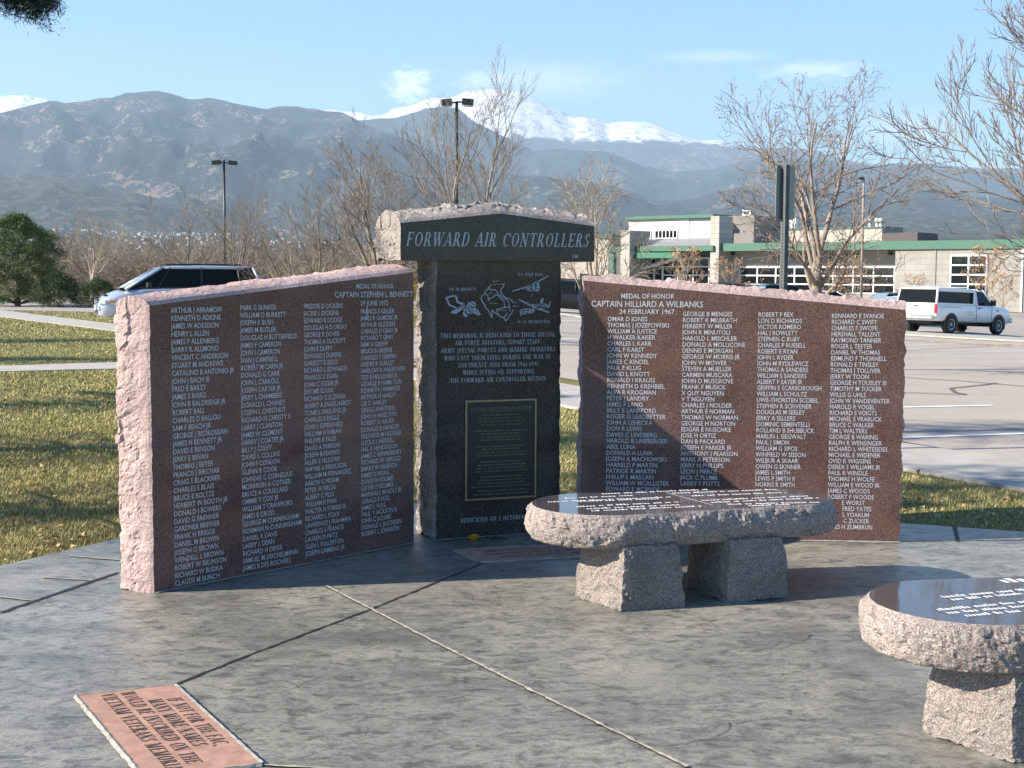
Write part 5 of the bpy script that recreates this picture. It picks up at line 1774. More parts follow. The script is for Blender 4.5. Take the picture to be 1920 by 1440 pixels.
BT = 'bare trees around the car park'
def build_trees():
    # multi-stemmed tree behind the pillar
    t = Tree(5, 6.1, 1.4, .14, 9, .74, (8, 7, 5), (.60, .52, .5), .28, .0045, stems=1, ang=(18, 44))
    t.place(gpt(878, 36), 0, 'broad bare tree rising behind the capstone beside the tall black lamp', MT['bark_grey'], BT)
    t = Tree(7, 4.7, 1.3, .12, 9, .66, (8, 7, 5), (.60, .52, .5), .26, .0045, ang=(18, 46))
    e1 = t.place(gpt(712, 38), 1.0, 'bare tree just left of the capstone, standing before the red hill', MT['bark_grey'], BT)
    c = copy_tree(e1); c.location = gpt(598, 47); c.rotation_euler.z = 3.1; c.scale = (.85,) * 3
    c['label'] = 'smaller bare tree between the short black lamp and the red hill'
    t = Tree(9, 4.7, 1.0, .11, 8, .85, (7, 6, 5), (.62, .54, .5), .18, .0045, ang=(20, 50))
    e2 = t.place(gpt(548, 42), .4, 'low spreading bare tree behind the left name wall', MT['bark_grey'], BT)
    e2.scale = (.72,) * 3
    c = copy_tree(e2); c.location = gpt(352, 56); c.rotation_euler.z = 2.0; c.scale = (1.0,) * 3
    c['label'] = 'leaning bare tree behind the minivan roof, left of the short black lamp'
    c = copy_tree(e1); c.location = gpt(446, 52); c.rotation_euler.z = 4.4; c.scale = (.86,) * 3
    c['label'] = 'bare tree standing right behind the short black double lamp'
    # rounded cottonwood on the left
    t = Tree(15, 6.0, 1.5, .20, 8, .80, (8, 7, 6), (.58, .52, .48), .15, .006, ang=(22, 52))
    e = t.place(gpt(172, 74), 0, 'rounded tan bare tree between the pine and the minivan', MT['bark_pale'], BT)
    e.scale = (.74,) * 3
    # weeping tree right of the pillar
    t = Tree(21, 4.0, 1.5, .10, 8, .66, (8, 7, 5), (.60, .55, .5), .12, .0045, droop=.35, ang=(20, 50))
    t.place(gpt(1112, 31), .6, 'pale bare tree with drooping twigs right of the capstone', MT['bark_pale'], BT)
    c = copy_tree(e1); c.location = gpt(960, 44); c.rotation_euler.z = 5.4; c.scale = (.80,) * 3
    c['label'] = 'bare tree showing just above the right half of the capstone'
    # the tree with red seed clusters behind the right wall
    t = Tree(28, 5.1, 1.95, .125, 8, .74, (9, 6, 5), (.62, .56, .5), .14, .004, wig=.13, ang=(22, 54), low=.3)
    t.place(gpt(1530, 25), .0, 'forked bare tree with reddish seed clusters behind the right name wall', MT['bark_grey'], BT,
            leaf=(MT['seed'], 800, .04, lambda p: p.x < 1.2 or random.random() < .3))
    # big tree reaching in from the right edge
    t = Tree(33, 8.4, 2.2, .15, 13, .98, (10, 8, 7), (.58, .50, .46), .24, .0058, wig=.09, ang=(18, 44), low=.22)
    t.place(Vector((10.3, 22.0, gz(10.3, 22.0))), 2.2, 'large bare tree reaching into the picture from the right edge', MT['bark_grey'], BT)
    # small ornamental trees along the building
    G2 = 'small trees along the building front'
    tp = Tree(41, 3.9, 1.25, .075, 7, .75, (6, 5, 4), (.60, .54, .5), .14, .007, ang=(22, 54))
    a = tp.place(gpt(1287, 84), 0, 'small tree with orange leaves before the glazed entrance', MT['bark_pale'], G2, 'small_tree', (MT['dry_leaf'], 170, .13, lambda p: True))
    for px, Y, rz, sc, lab in [(1368, 88, 1.0, .86, 'small pale tree with a few orange leaves beside the second stone pier'),
                               (1600, 92, 2.2, .92, 'small tree before the long window band, left of the thin light pole'),
                               (1845, 84, 3.1, 1.05, 'small tree with orange leaves before the window above the white pickup'),
                               (1712, 88, 4.4, .62, 'thin sapling against the block wall above the white pickup'),
                               (1880, 82, 5.0, .66, 'thin sapling against the block wall near the right edge'),
                               (1562, 93, 5.6, .80, 'small tree before the long window band behind the forked tree')]:
        c = copy_tree(a); c.location = gpt(px, Y); c.rotation_euler.z = rz; c.scale = (sc,) * 3; c['label'] = lab
    # thickets far behind, left
    G3 = 'bare trees beyond the road'
    protos = []
    for k, sd in enumerate((51, 52, 53)):
        t = Tree(sd, 5.0, .6, .11, 9, .95, (8, 6, 5), (.6, .54, .5), .16, .010, low=.15, ang=(20, 55))
        protos.append(t)
    rng = random.Random(77)
    spots = [(128, 96, .95), (205, 88, .72), (236, 104, .9), (262, 92, .62), (300, 110, .85), (330, 96, .70), (372, 118, .95), (405, 100, .72), (432, 112, .80),
             (470, 104, .72), (505, 120, .90), (530, 98, .66), (566, 108, .78), (600, 122, .86), (628, 96, .66), (655, 108, .80), (684, 118, .86), (706, 92, .64), (735, 106, .75),
             (770, 120, .8), (150, 120, .9), (280, 130, 1.0), (390, 135, 1.0), (545, 136, 1.0), (660, 140, 1.0), (95, 112, .9), (40, 118, .9), (215, 140, 1.1), (340, 150, 1.1), (450, 150, 1.1), (610, 150, 1.1),
             (1080, 125, .8), (1060, 140, .9)]
    made = {}
    names = ['twiggy brown tree', 'dense brown tree', 'bushy tan tree']
    for i, (px, Y, sc) in enumerate(spots):
        k = i % 3
        zone = 'beside the pine' if px < 140 else 'above the nose of the minivan' if px < 290 else 'above the minivan roof' if px < 425 else 'just right of the short lamp post' if px < 520 else 'above the middle of the left name wall' if px < 640 else 'just left of the capstone'
        lab = ('%s in the %s thicket %s' % (names[k], 'near' if Y < 100 else 'middle' if Y < 125 else 'far', zone)) if px < 900 else 'twiggy tree in the gap between the pillar and the right name wall'
        if k not in made:
            made[k] = protos[k].place(gpt(px, Y), rng.uniform(0, 6), lab, (MT['bark_brush'], MT['bark_grey'], MT['bark_pale'])[k], G3, 'thicket_tree')
            c = made[k]
        else:
            c = copy_tree(made[k]); c.location = gpt(px, Y); c.rotation_euler.z = rng.uniform(0, 6); c['label'] = lab
        c.scale = (sc * 1.05, sc * 1.05, sc * .95)
    # low brush filling the ground under the thicket
    rng2 = np.random.default_rng(4)
    n = 5200
    Y = rng2.uniform(88, 170, n); pxs = rng2.uniform(-60, 800, n)
    X = (pxs - 960) / F * Y
    P = np.stack([X, Y, rng2.uniform(0, 1, n) ** 1.6 * 2.0], 1)
    bm = leaf_mat('brown undergrowth', [(.1, (.085, .062, .045)), (.5, (.17, .13, .095)), (.95, (.30, .24, .17))], .9, scale=.3)
    o = clump_mesh('undergrowth', P, .75, bm, 9, 11, wid=.10, spread=(.7, .7, .3))
    tag(o, 'brown leafless undergrowth filling the thicket beyond the road', 'undergrowth', kind='stuff')


def pine(name, loc, rx, ry, h, n, mat, label, seed, size=.16, low=.25, group=None, trunk=True):
    rng = np.random.default_rng(seed)
    e = empty(name, loc, 0, label, 'tree' if name != 'shrub' else 'shrub', group)
    # branch ends spread through an uneven crown
    k = n
    th = rng.uniform(0, 2 * np.pi, k); zf = rng.uniform(0, 1, k) ** .85
    prof = np.interp(zf, [0, .12, .45, .8, 1], [.72, 1.0, .96, .62, .12])
    lump = 1 + 1.1 * fbm(np.stack([np.cos(th) * 1.9, np.sin(th) * 1.9, zf * 5], 1), 3, seed)
    rr = prof * lump * rng.uniform(.35, 1.0, k) ** .45
    P = np.stack([np.cos(th) * rr * rx, np.sin(th) * rr * ry, low + zf * (h - low)], 1)
    clump_mesh('crown', P, size * .8, mat, 60, seed + 1, e, wid=.13, spread=(size * .55, size * .55, size * .42))
    mb = MB()
    if trunk:
        mb.tube([Vector((0, 0, -.1)), Vector((.05, 0, h * .4)), Vector((0, .04, h * .85))], [h * .035, h * .025, h * .008], 8)
    r2 = random.Random(seed)
    for i in range(0, k, 9):
        p = Vector(P[i]); b = Vector((0, 0, max(.1, p.z - (.25 + .3 * (p.xy.length)))))
        mb.tube([b, b.lerp(p, .5) + Vector((0, 0, .05)), p], [h * .010, h * .006, h * .002], 5, cap=False)
    mb.build('trunk', MT['bark_grey'], e)
    return e


def spruce_proto(loc, h, label, group):
    """spruce with whorls of drooping needle covered branches"""
    e = empty('spruce_tree', loc, 0, label, 'tree', group)
    rng = random.Random(6)
    mb = MB()
    mb.tube([Vector((0, 0, -.1)), Vector((0, 0, h * .5)), Vector((.03, 0, h))], [.17, .10, .015], 10)
    P = []
    z = .35
    while z < h - .2:
        L = 2.15 * (1 - max(0, z - 1.5) / (h - 1.5)) ** .8 + .25
        if z < 2.4: L *= .75
        m = 8
        a0 = rng.uniform(0, 6.28)
        for q in range(m):
            a = a0 + 6.283 * q / m + rng.uniform(-.25, .25)
            l = L * rng.uniform(.75, 1.08)
            d = Vector((math.cos(a), math.sin(a), 0))
            sag = .16 * l
            pts = [Vector((0, 0, z)) + d * l * f + Vector((0, 0, .10 * l * f - (sag * 2.2) * f * f)) for f in (0, .35, .7, 1.0)]
            mb.tube(pts, [.028, .018, .010, .004], 5, cap=False)
            for s in range(int(l * 9)):
                f = rng.uniform(.12, 1.0)
                x = min(2, int(f * 3)); c = pts[x].lerp(pts[x + 1], f * 3 - x)
                w = .34 * (1.1 - f) + .06
                sd = Vector((-d.y, d.x, 0)) * rng.uniform(-w, w)
                P.append(tuple(c + sd + Vector((0, 0, -abs(rng.gauss(0, .06))))))
        z += .34
    # the long low branch that reaches towards the plaza
    pts = [Vector((0, 0, 3.75)), Vector((.9, -.02, 3.62)), Vector((1.9, -.08, 3.36)), Vector((2.62, -.15, 3.16))]
    mb.tube(pts, [.04, .03, .018, .005], 6, cap=False)
    Q = []
    for s in range(420):
        f = rng.uniform(.25, 1.0)
        x = min(2, int(f * 3)); c = pts[x].lerp(pts[x + 1], f * 3 - x)
        w = .38 * (1.1 - f) + .05
        Q.append(tuple(c + Vector((rng.uniform(-.04, .12), rng.uniform(-w, w), -abs(rng.gauss(0, .05)) - .05 * rng.random()))))
    mb.build('trunk', MT['bark_grey'], e)
    clump_mesh('bough', Q, .05, MT['spruce'], 70, 18, e, wid=.10, spread=(.035, .035, .03))
    clump_mesh('crown', P, .085, MT['spruce'], 26, 8, e, wid=.09, spread=(.055, .055, .05))
    return e


def build_evergreens():
    pine('pine_tree', gpt(34, 64), 2.15, 2.1, 4.1, 760, MT['pine'], 'full dark green pine tree at the left edge', 3, .22, .15)
    pine('shrub', gpt(112, 62), 1.05, 1.0, 1.45, 170, MT['juniper'], 'bushy dark green shrub at the right foot of the pine', 13, .17, .05, 'evergreen shrubs', False)
    pine('shrub', gpt(187, 62), .95, .9, 1.22, 150, MT['juniper'], 'dark green shrub just left of the minivan nose', 14, .17, .05, 'evergreen shrubs', False)
    pine('shrub', gpt(760, 40), .9, .7, 1.75, 90, MT['yellow_brush'], 'yellow dry brush between the left wall and the pillar under the capstone', 15, .16, .05, None, False)
    pine('shrub', gpt(1580, 95), 1.3, .6, 1.2, 70, MT['juniper'], 'green shrub at the foot of the long window band', 16, .2, .05, 'evergreen shrubs', False)
    GS = 'spruce trees left of the memorial'
    s = spruce_proto(Vector((-5.35, 8.35, 0)), 7.5, 'dark spruce whose branch hangs into the top left corner', GS)
    for x, y, sc, rz, lab in [(-8.4, 11.2, 1.5, 1, 'spruce out to the left that shades the car park edge'), (-9.6, 15.4, .85, 2, 'spruce out to the left behind the one that shades the car park edge'),
                              (-13.8, 23.6, 1.0, 3, 'spruce far out to the left by the footpath'), (-17.0, 30.5, 1.15, 4, 'spruce farthest out to the left by the road')]:
        c = copy_tree(s); c.location = (x, y, 0); c.scale = (min(1, sc * .8),) * 2 + (sc,); c.rotation_euler.z = rz; c['label'] = lab


build_trees()
build_evergreens()
# ------------------------------------------------------------------ the building across the car park
FO = Vector((16.4, 110.0, 0)); FU = Vector((.745, -.667, 0)).normalized(); FN = Vector((-FU.y * -1, FU.x * -1, 0))
FN = Vector((FU.y, -FU.x, 0)).normalized()          # outwards, towards the car park


def fs(px, v=0.0):
    """distance along the facade (set v metres forward) seen at pixel column px"""
    d = ray(px, 515)
    P = FO + FN * v
    # P + FU*s = k*(dx,dy)
    return (d.x * P.y - d.y * P.x) / (d.y * FU.x - d.x * FU.y)


def fz(px, py, v=0.0):
    P = FO + FN * v + FU * fs(px, v)
    d = ray(px, py)
    return CAM_H + d.z / d.y * P.y


FR = Matrix((FU, FN, UP)).transposed()


def fbox(mb, s0, s1, z0, z1, v0, v1, mat=0):
    c = FO + FU * (s0 + s1) / 2 + FN * (v0 + v1) / 2 + UP * (z0 + z1) / 2
    mb.box(c, (abs(s1 - s0), abs(v1 - v0), abs(z1 - z0)), mat, FR)


def block_wall(name, c, joint):
    m, t, b = mat_new(name)
    g = _n(t, 'ShaderNodeNewGeometry')
    mp = _n(t, 'ShaderNodeMapping')
    mp.inputs['Rotation'].default_value = (0, 0, -math.atan2(FU.y, FU.x))
    t.links.new(g.outputs['Position'], mp.inputs[0])
    sx = _n(t, 'ShaderNodeSeparateXYZ'); t.links.new(mp.outputs[0], sx.inputs[0])
    cb = _n(t, 'ShaderNodeCombineXYZ'); t.links.new(sx.outputs[0], cb.inputs[0]); t.links.new(sx.outputs[2], cb.inputs[1])
    br = _n(t, 'ShaderNodeTexBrick')
    br.inputs['Scale'].default_value = 1.0
    br.inputs['Brick Width'].default_value = .8
    br.inputs['Row Height'].default_value = .4
    br.inputs['Mortar Size'].default_value = .02
    br.inputs['Color1'].default_value = c + (1,)
    br.inputs['Color2'].default_value = tuple(x * .9 for x in c) + (1,)
    br.inputs['Mortar'].default_value = joint + (1,)
    t.links.new(cb.outputs[0], br.inputs['Vector'])
    n = noise_node(t, g.outputs['Position'], .6, 5)
    t.links.new(mixc(t, 1.0, br.outputs[0], ramp(t, n, [(.3, (.85, .85, .85)), (.7, (1.1, 1.1, 1.1))]), 'MULTIPLY'), b.inputs['Base Color'])
    b.inputs['Roughness'].default_value = .9
    return m


def build_center():
    base = FO + FN * 2 + FU * 6
    e = empty('recreation_center', (0, 0, 0), 0, 'low tan block building with green roof edge and long white window band', 'building')
    tan = simple('tan stucco', (.33, .305, .26), .9, var=.06, scale=.4)
    pale = simple('white stucco', (.56, .55, .52), .9, var=.04, scale=.4)
    block = block_wall('pale concrete blocks', (.31, .292, .26), (.22, .207, .185))
    stone = block_wall('pier blocks', (.38, .355, .32), (.25, .23, .205))
    green = simple('green roof edge', (.04, .125, .085), .5)
    dgreen = simple('dark green beam', (.02, .15, .085), .5)
    greym = simple('grey metal roof', (.22, .22, .23), .5)
    dark = simple('dark brown plant screen', (.075, .062, .06), .8)
    white = simple('white window frames', (.78, .78, .76), .6)
    glass = simple('dark window glass', (.008, .010, .012), .06, spec=.6)
    greyp = simple('pale grey panel', (.42, .42, .40), .8)
    zb = -1.6
    def B(name, mat, *boxes, parent=e):
        mb = MB()
        for bx in boxes: fbox(mb, *bx)
        return mb.build(name, mat, parent)
    s0, s1, s2, s3 = fs(1347), fs(1678), fs(1678, 1.45), fs(2080, 1.45)
    z_f0, z_f1 = fz(1347, 471, 1.6), fz(1347, 456.5, 1.6)
    # main recessed wall with openings left as window parts set proud of it
    B('main_wall', tan, (s0, s1 + 1.5, zb, z_f0 + .02, -9, 0))
    B('block_wall', block, (s2, s3, zb, z_f0 + .01, -9, 1.45))
    B('roof_edge', green, (fs(1347, 1.6), s3 + .3, z_f0, z_f1, 1.35, 1.62))
    B('roof_slab', greyp, (fs(1347, 1.6), s3 + .2, z_f0 + .03, z_f1 - .08, -9, 1.34))
    B('plinth', block, (s0 + .1, s1, zb, fz(1500, 551), 0, .12))
    def window(px0, px1, py0, py1, v, cols, rows, bar=.07, mid=None):
        a, b = fs(px0, v), fs(px1, v)
        zt, zl = fz((px0 + px1) / 2, py0, v), fz((px0 + px1) / 2, py1, v)
        w = B('window', white, *([(a, b, z - bar / 2, z + bar / 2, v - .02, v + .08) for z in np.linspace(zt, zl, rows + 1)]))
        B('mullion', white, *([(x - bar / 2, x + bar / 2, zl - bar / 2, zt + bar / 2, v - .02, v + .083) for x in np.linspace(a, b, cols + 1)]), parent=w)
        B('pane', glass, (a, b, zl, zt, v - .02, v + .03), parent=w)
        return w
    window(1387, 1678, 501, 549, .02, 8, 3, .10)
    window(1783, 1850, 479, 551, 1.47, 2, 4, .10)
    B('downpipe', simple('grey joint', (.25, .23, .21), .8), (fs(1753, 1.47) - .05, fs(1753, 1.47) + .05, zb, z_f0, 1.45, 1.50))
    B('downpipe', white, (fs(1917, 1.47) - .05, fs(1917, 1.47) + .05, zb, z_f0, 1.45, 1.55))
    for px, v in ((1375, .0), (1670, .0)):
        B('wall_lamp', MT['black_metal'], (fs(px) - .12, fs(px) + .12, fz(px, 478), fz(px, 472), 0, .25))
    # sign letters
    mb = MB()
    a, b = fs(1447), fs(1611)
    p = FO + FU * (a + b) / 2 + UP * fz(1529, 486)
    serif_line(mb, 'AQUATIC AND FITNESS CENTER', p, FU, UP, FN, .46, b - a, 'CENTER', 0, 1.35, off=.03)
    mb.build('sign_lettering', simple('dark green letters', (.012, .045, .035), .6), e)
    # piers
    B('pier', stone, (fs(1331, 1.9), fs(1347, 1.9), zb, fz(1340, 405, 1.9), 0, 1.9))
    B('pier', stone, (fs(1163, 2.8), fs(1180, 2.8), zb, fz(1170, 432, 2.8), .2, 2.8))
    # upper blocks set back on the roof
    B('upper_wall', simple('grey stucco darkened for shade', (.20, .18, .17), .9), (fs(1347, -2.5), fs(1412, -2.5), z_f1 - .2, fz(1370, 405, -2.5), -8, -2.5))  # first upper wall: its shade is put into the dark stucco colour
    B('upper_wall', tan, (fs(1412, -5), fs(1652, -5), z_f1 - .2, fz(1520, 430, -5), -8.5, -5))
    B('upper_cap', green, (fs(1412, -5), fs(1652, -5), fz(1520, 430, -5), fz(1520, 427.5, -5), -8.5, -4.9))
    B('plant_screen', dark, (fs(1652, -5), fs(1718, -5), z_f1 - .2, fz(1690, 436, -5), -8.5, -5.02))
    B('rooftop_unit', white, (fs(1450, -6.5), fs(1490, -6.5), fz(1470, 436, -6.5), fz(1470, 409, -6.5), -8.4, -6.5))
    mb = MB()
    for px, r in ((1618, .13), (1629, .12), (1643, .17), (1650, .17)):
        c = FO + FU * fs(px, -6) + FN * -6
        mb2 = MB()
        zt = fz(px, 409, -6)
        mb2.tube([c + UP * (z_f1 - .3), c + UP * (zt - .35)], [r, r], 10)
        mb2.tube([c + UP * (zt - .35), c + UP * zt], [r * 1.35, r * 1.35], 10)
        mb2.build('roof_vent', simple('galvanised vent', (.5, .5, .48), .45, .5), e)
    mb = MB()
    for px in (1391, 1404):
        c = fs(px, -4)
        fbox(mb, c - .04, c + .04, z_f1, fz(px, 393, -4), -4.1, -4.0)
    for py in (395, 403, 411):
        fbox(mb, fs(1391, -4), fs(1404, -4), fz(1398, py, -4) - .03, fz(1398, py, -4) + .03, -4.1, -4.0)
    mb.build('roof_ladder', white, e)
    # entrance wing
    B('clerestory', pale, (fs(1178, -1), fs(1290, -1), z_f0, fz(1230, 411, -1), -7, -1))
    B('clerestory_panel', greyp, (fs(1290, -1), fs(1334, -1), z_f0, fz(1300, 409, -1), -7, -1.05))
    B('clerestory_cap', green, (fs(1172, -.7), fs(1336, -.7), fz(1230, 411, -1), fz(1230, 405, -1), -7.2, -.7))
    for x0, x1, t in ((1183, 1220, 433), (1228, 1269, 432)):
        window(x0, x1, t, t + 14.5, -.98, 6, 1, .06)
    mb = MB()
    a0, a1, b0, b1 = fs(1178, -.95), fs(1336, -.95), fs(1172, 2), fs(1336, 2)
    zt, zl = fz(1250, 448, -.95), fz(1250, 462, 2)
    Pt = lambda s, v, z: FO + FU * s + FN * v + UP * z
    mb.face([Pt(b0, 2.0, zl), Pt(b1, 2.0, zl), Pt(a1, -.95, zt), Pt(a0, -.95, zt)])
    mb.face([Pt(b0, 2.0, zl - .1), Pt(a0, -.95, zt - .1), Pt(a1, -.95, zt - .1), Pt(b1, 2.0, zl - .1)])
    mb.build('porch_roof', greym, e)
    B('porch_edge', green, (fs(1140, 2.1), fs(1336, 2.1), fz(1250, 471, 2.1), fz(1250, 461, 2.1), 1.7, 2.1))
    B('porch_beam', dgreen, (fs(1181, 2.3), fs(1270, 2.3), fz(1225, 484, 2.3), fz(1225, 473.5, 2.3), 1.9, 2.3))
    B('entrance_wall', simple('entrance wall darkened for shade', (.10, .10, .10), .9), (fs(1140, .0), fs(1336, .0), zb, zl, -7, 0))  # shade under the porch is put into this dark wall colour
    window(1243, 1330, 484, 548, .02, 3, 4, .10)
    window(1181, 1243, 486, 500, .02, 5, 1, .06)
    d = window(1181, 1243, 500, 556, .05, 4, 1, .16)
    mb = MB()
    p, q = Pt(fs(1181, 1.0), 1.0, fz(1181, 511, 1.0)), Pt(fs(1262, 1.0), 1.0, fz(1262, 486, 1.0))
    mb.tube([p, q], [.14, .14], 4)
    mb.build('slanted_brace', white, e)
    B('side_wall', tan, (fs(1030, -3), fs(1142, -3), zb, fz(1100, 447, -3), -9, -3))
    B('side_edge', green, (fs(1030, -2.8), fs(1142, -2.8), fz(1100, 447, -3), fz(1100, 440, -3), -9, -2.8))
    B('post', green, (fs(1143, 1.8), fs(1150, 1.8), zb, zl, 1.4, 1.8))
    # bicycle rack
    r = empty('bicycle_rack', gpt(1658, 93), math.atan2(FU.y, FU.x), 'white looped bicycle rack by the right end of the long window band', 'bicycle rack')
    for k in range(3):
        mb = MB()
        pts = [Vector((k * .62 - .62 + .2 * math.cos(a), 0, .75 + .2 * math.sin(a))) for a in np.linspace(0, math.pi, 9)]
        pts = [Vector((pts[0].x, 0, 0))] + pts + [Vector((pts[-1].x, 0, 0))]
        mb.tube(pts, [.035] * len(pts), 6)
        mb.build('loop', white, r)


# ------------------------------------------------------------------ poles and the sign
def lamp_post(px, Y, py_top, heads, r, label, mat, name='parking_lamp', rz=0.0):
    b = gpt(px, Y)
    e = empty(name, b, rz, label, 'lamp post')
    zt = atY(px, py_top, Y).z - b.z
    mb = MB()
    mb.tube([Vector((0, 0, 0)), Vector((0, 0, zt))], [r, r * .8], 10)
    mb.tube([Vector((0, 0, -.3)), Vector((0, 0, .6))], [r * 2.2, r * 2.2], 12)
    mb.build('pole', mat, e)
    for (x0, x1, zz, hh, tilt) in heads:
        h = MB()
        c = (x0 + x1) / 2
        ln = abs(x1 - x0)
        m = Matrix.Rotation(tilt, 3, 'Y')
        h.box((c, 0, zt + zz), (ln, ln * .75, hh), 0, m, .02)
        hd = h.build('lamp_head', MT['black_metal'], e)
        l = MB(); l.box((c, 0, zt + zz - hh / 2 - .03), (ln * .8, ln * .55, .05), 0, m)
        l.build('lens', MT['lens'], hd)
        a = MB()
        a.tube([Vector((0, 0, zt + zz)), Vector((x0 if abs(x0) < abs(x1) else x1, 0, zt + zz))], [.04, .04], 6)
        a.build('arm', MT['black_metal'], e)
    return e


def build_poles():
    lamp_post(423.5, 85, 300, [(-.72, -.20, -.16, .26, -.08), (.28, .80, -.18, .26, .08)], .085, 'black double headed lamp post in front of the long front range, behind the minivan', MT['black_metal'])
    lamp_post(856, 60, 190, [(-.64, -.20, -.05, .28, -.12), (.22, .72, -.03, .26, .10)], .085, 'tall black double headed lamp post rising behind the capstone', MT['black_metal'])
    lamp_post(1613.5, 85, 334, [(-.32, -.02, -.02, .2, 0)], .085, 'thin weathered single headed light pole before the long window band', simple('weathered pole', (.26, .21, .17), .8), 'light_pole')
    # the sign seen from behind
    P = Vector(((1467 - 960) / F * 12, 12.0, 0)); P.z = gz(P.x, P.y)
    e = empty('road_sign', P, 0, 'back of a small metal sign on a perforated steel post, behind the right name wall', 'sign')
    R45 = Matrix.Rotation(rad(38), 3, 'Z')
    zt = atY(1467, 309, 12).z - P.z
    mb = MB(); mb.box((0, 0, zt / 2 - .2), (.05, .05, zt + .4), 0, R45)
    post = mb.build('post', MT['galv'], e)
    h = MB()
    for k in range(int(zt / .027)):
        for ax in range(2):
            n = R45 @ (Vector((-1, 0, 0)) if ax == 0 else Vector((0, -1, 0)))
            s = n.cross(UP)
            c = n * .0262 + UP * (.02 + k * .027)
            h.face([c + s * .0062 * math.cos(a) + UP * .0062 * math.sin(a) for a in np.linspace(0, 2 * math.pi, 9)[:-1]])
    h.build('perforation', simple('post holes', (.012, .012, .012), .9), post)
    d = Vector((math.cos(rad(47)), math.sin(rad(47)), 0)); n = Vector((d.y, -d.x, 0))
    z1, z0 = zt + .0, atY(1467, 411, 12).z - P.z
    pm = MB()
    w, hh, rr = .150, (z1 - z0) / 2, .03
    ol = []
    for (sx, sy, a0) in ((1, 1, 0), (-1, 1, 90), (-1, -1, 180), (1, -1, 270)):
        for a in (0, 30, 60, 90):
            ol.append((sx * (w - rr) + rr * math.cos(rad(a0 + a)), sy * (hh - rr) + rr * math.sin(rad(a0 + a))))
    off = -n * .045
    c = UP * ((z0 + z1) / 2) + off + d * .072
    f = [c + d * x + UP * y + n * .0015 for x, y in ol]
    bk = [c + d * x + UP * y - n * .0015 for x, y in ol]
    pm.loft([bk, f], 0, False)
    pm.build('sign_panel', MT['sign_back'], e)


# ------------------------------------------------------------------ vehicles
def paint(name, c, metal=.25, rough=.28):
    m = simple(name, c, rough, metal, coat=.8)
    return m


MT['tyre'] = simple('tyre rubber', (.015, .015, .016), .85)
MT['rim'] = simple('wheel rim', (.45, .45, .46), .35, .7)
MT['carglass'] = simple('dark vehicle glass', (.007, .009, .011), .12, spec=.12)
MT['screen'] = simple('windscreen glass', (.17, .235, .26), .08, spec=.5)  # pale bluish base colour stands in for reflected sky
MT['trim'] = simple('black trim', (.014, .014, .014), .5)
MT['headlamp'] = simple('clear headlamp', (.62, .64, .66), .12, .2)
MT['taillamp'] = simple('red tail lamp', (.45, .012, .015), .25)
MT['amber'] = simple('amber lens', (.60, .24, .03), .25)
MT['chrome'] = simple('bumper metal', (.55, .55, .54), .25, .8)
MT['plate'] = simple('pale green number plate', (.50, .62, .54), .5)


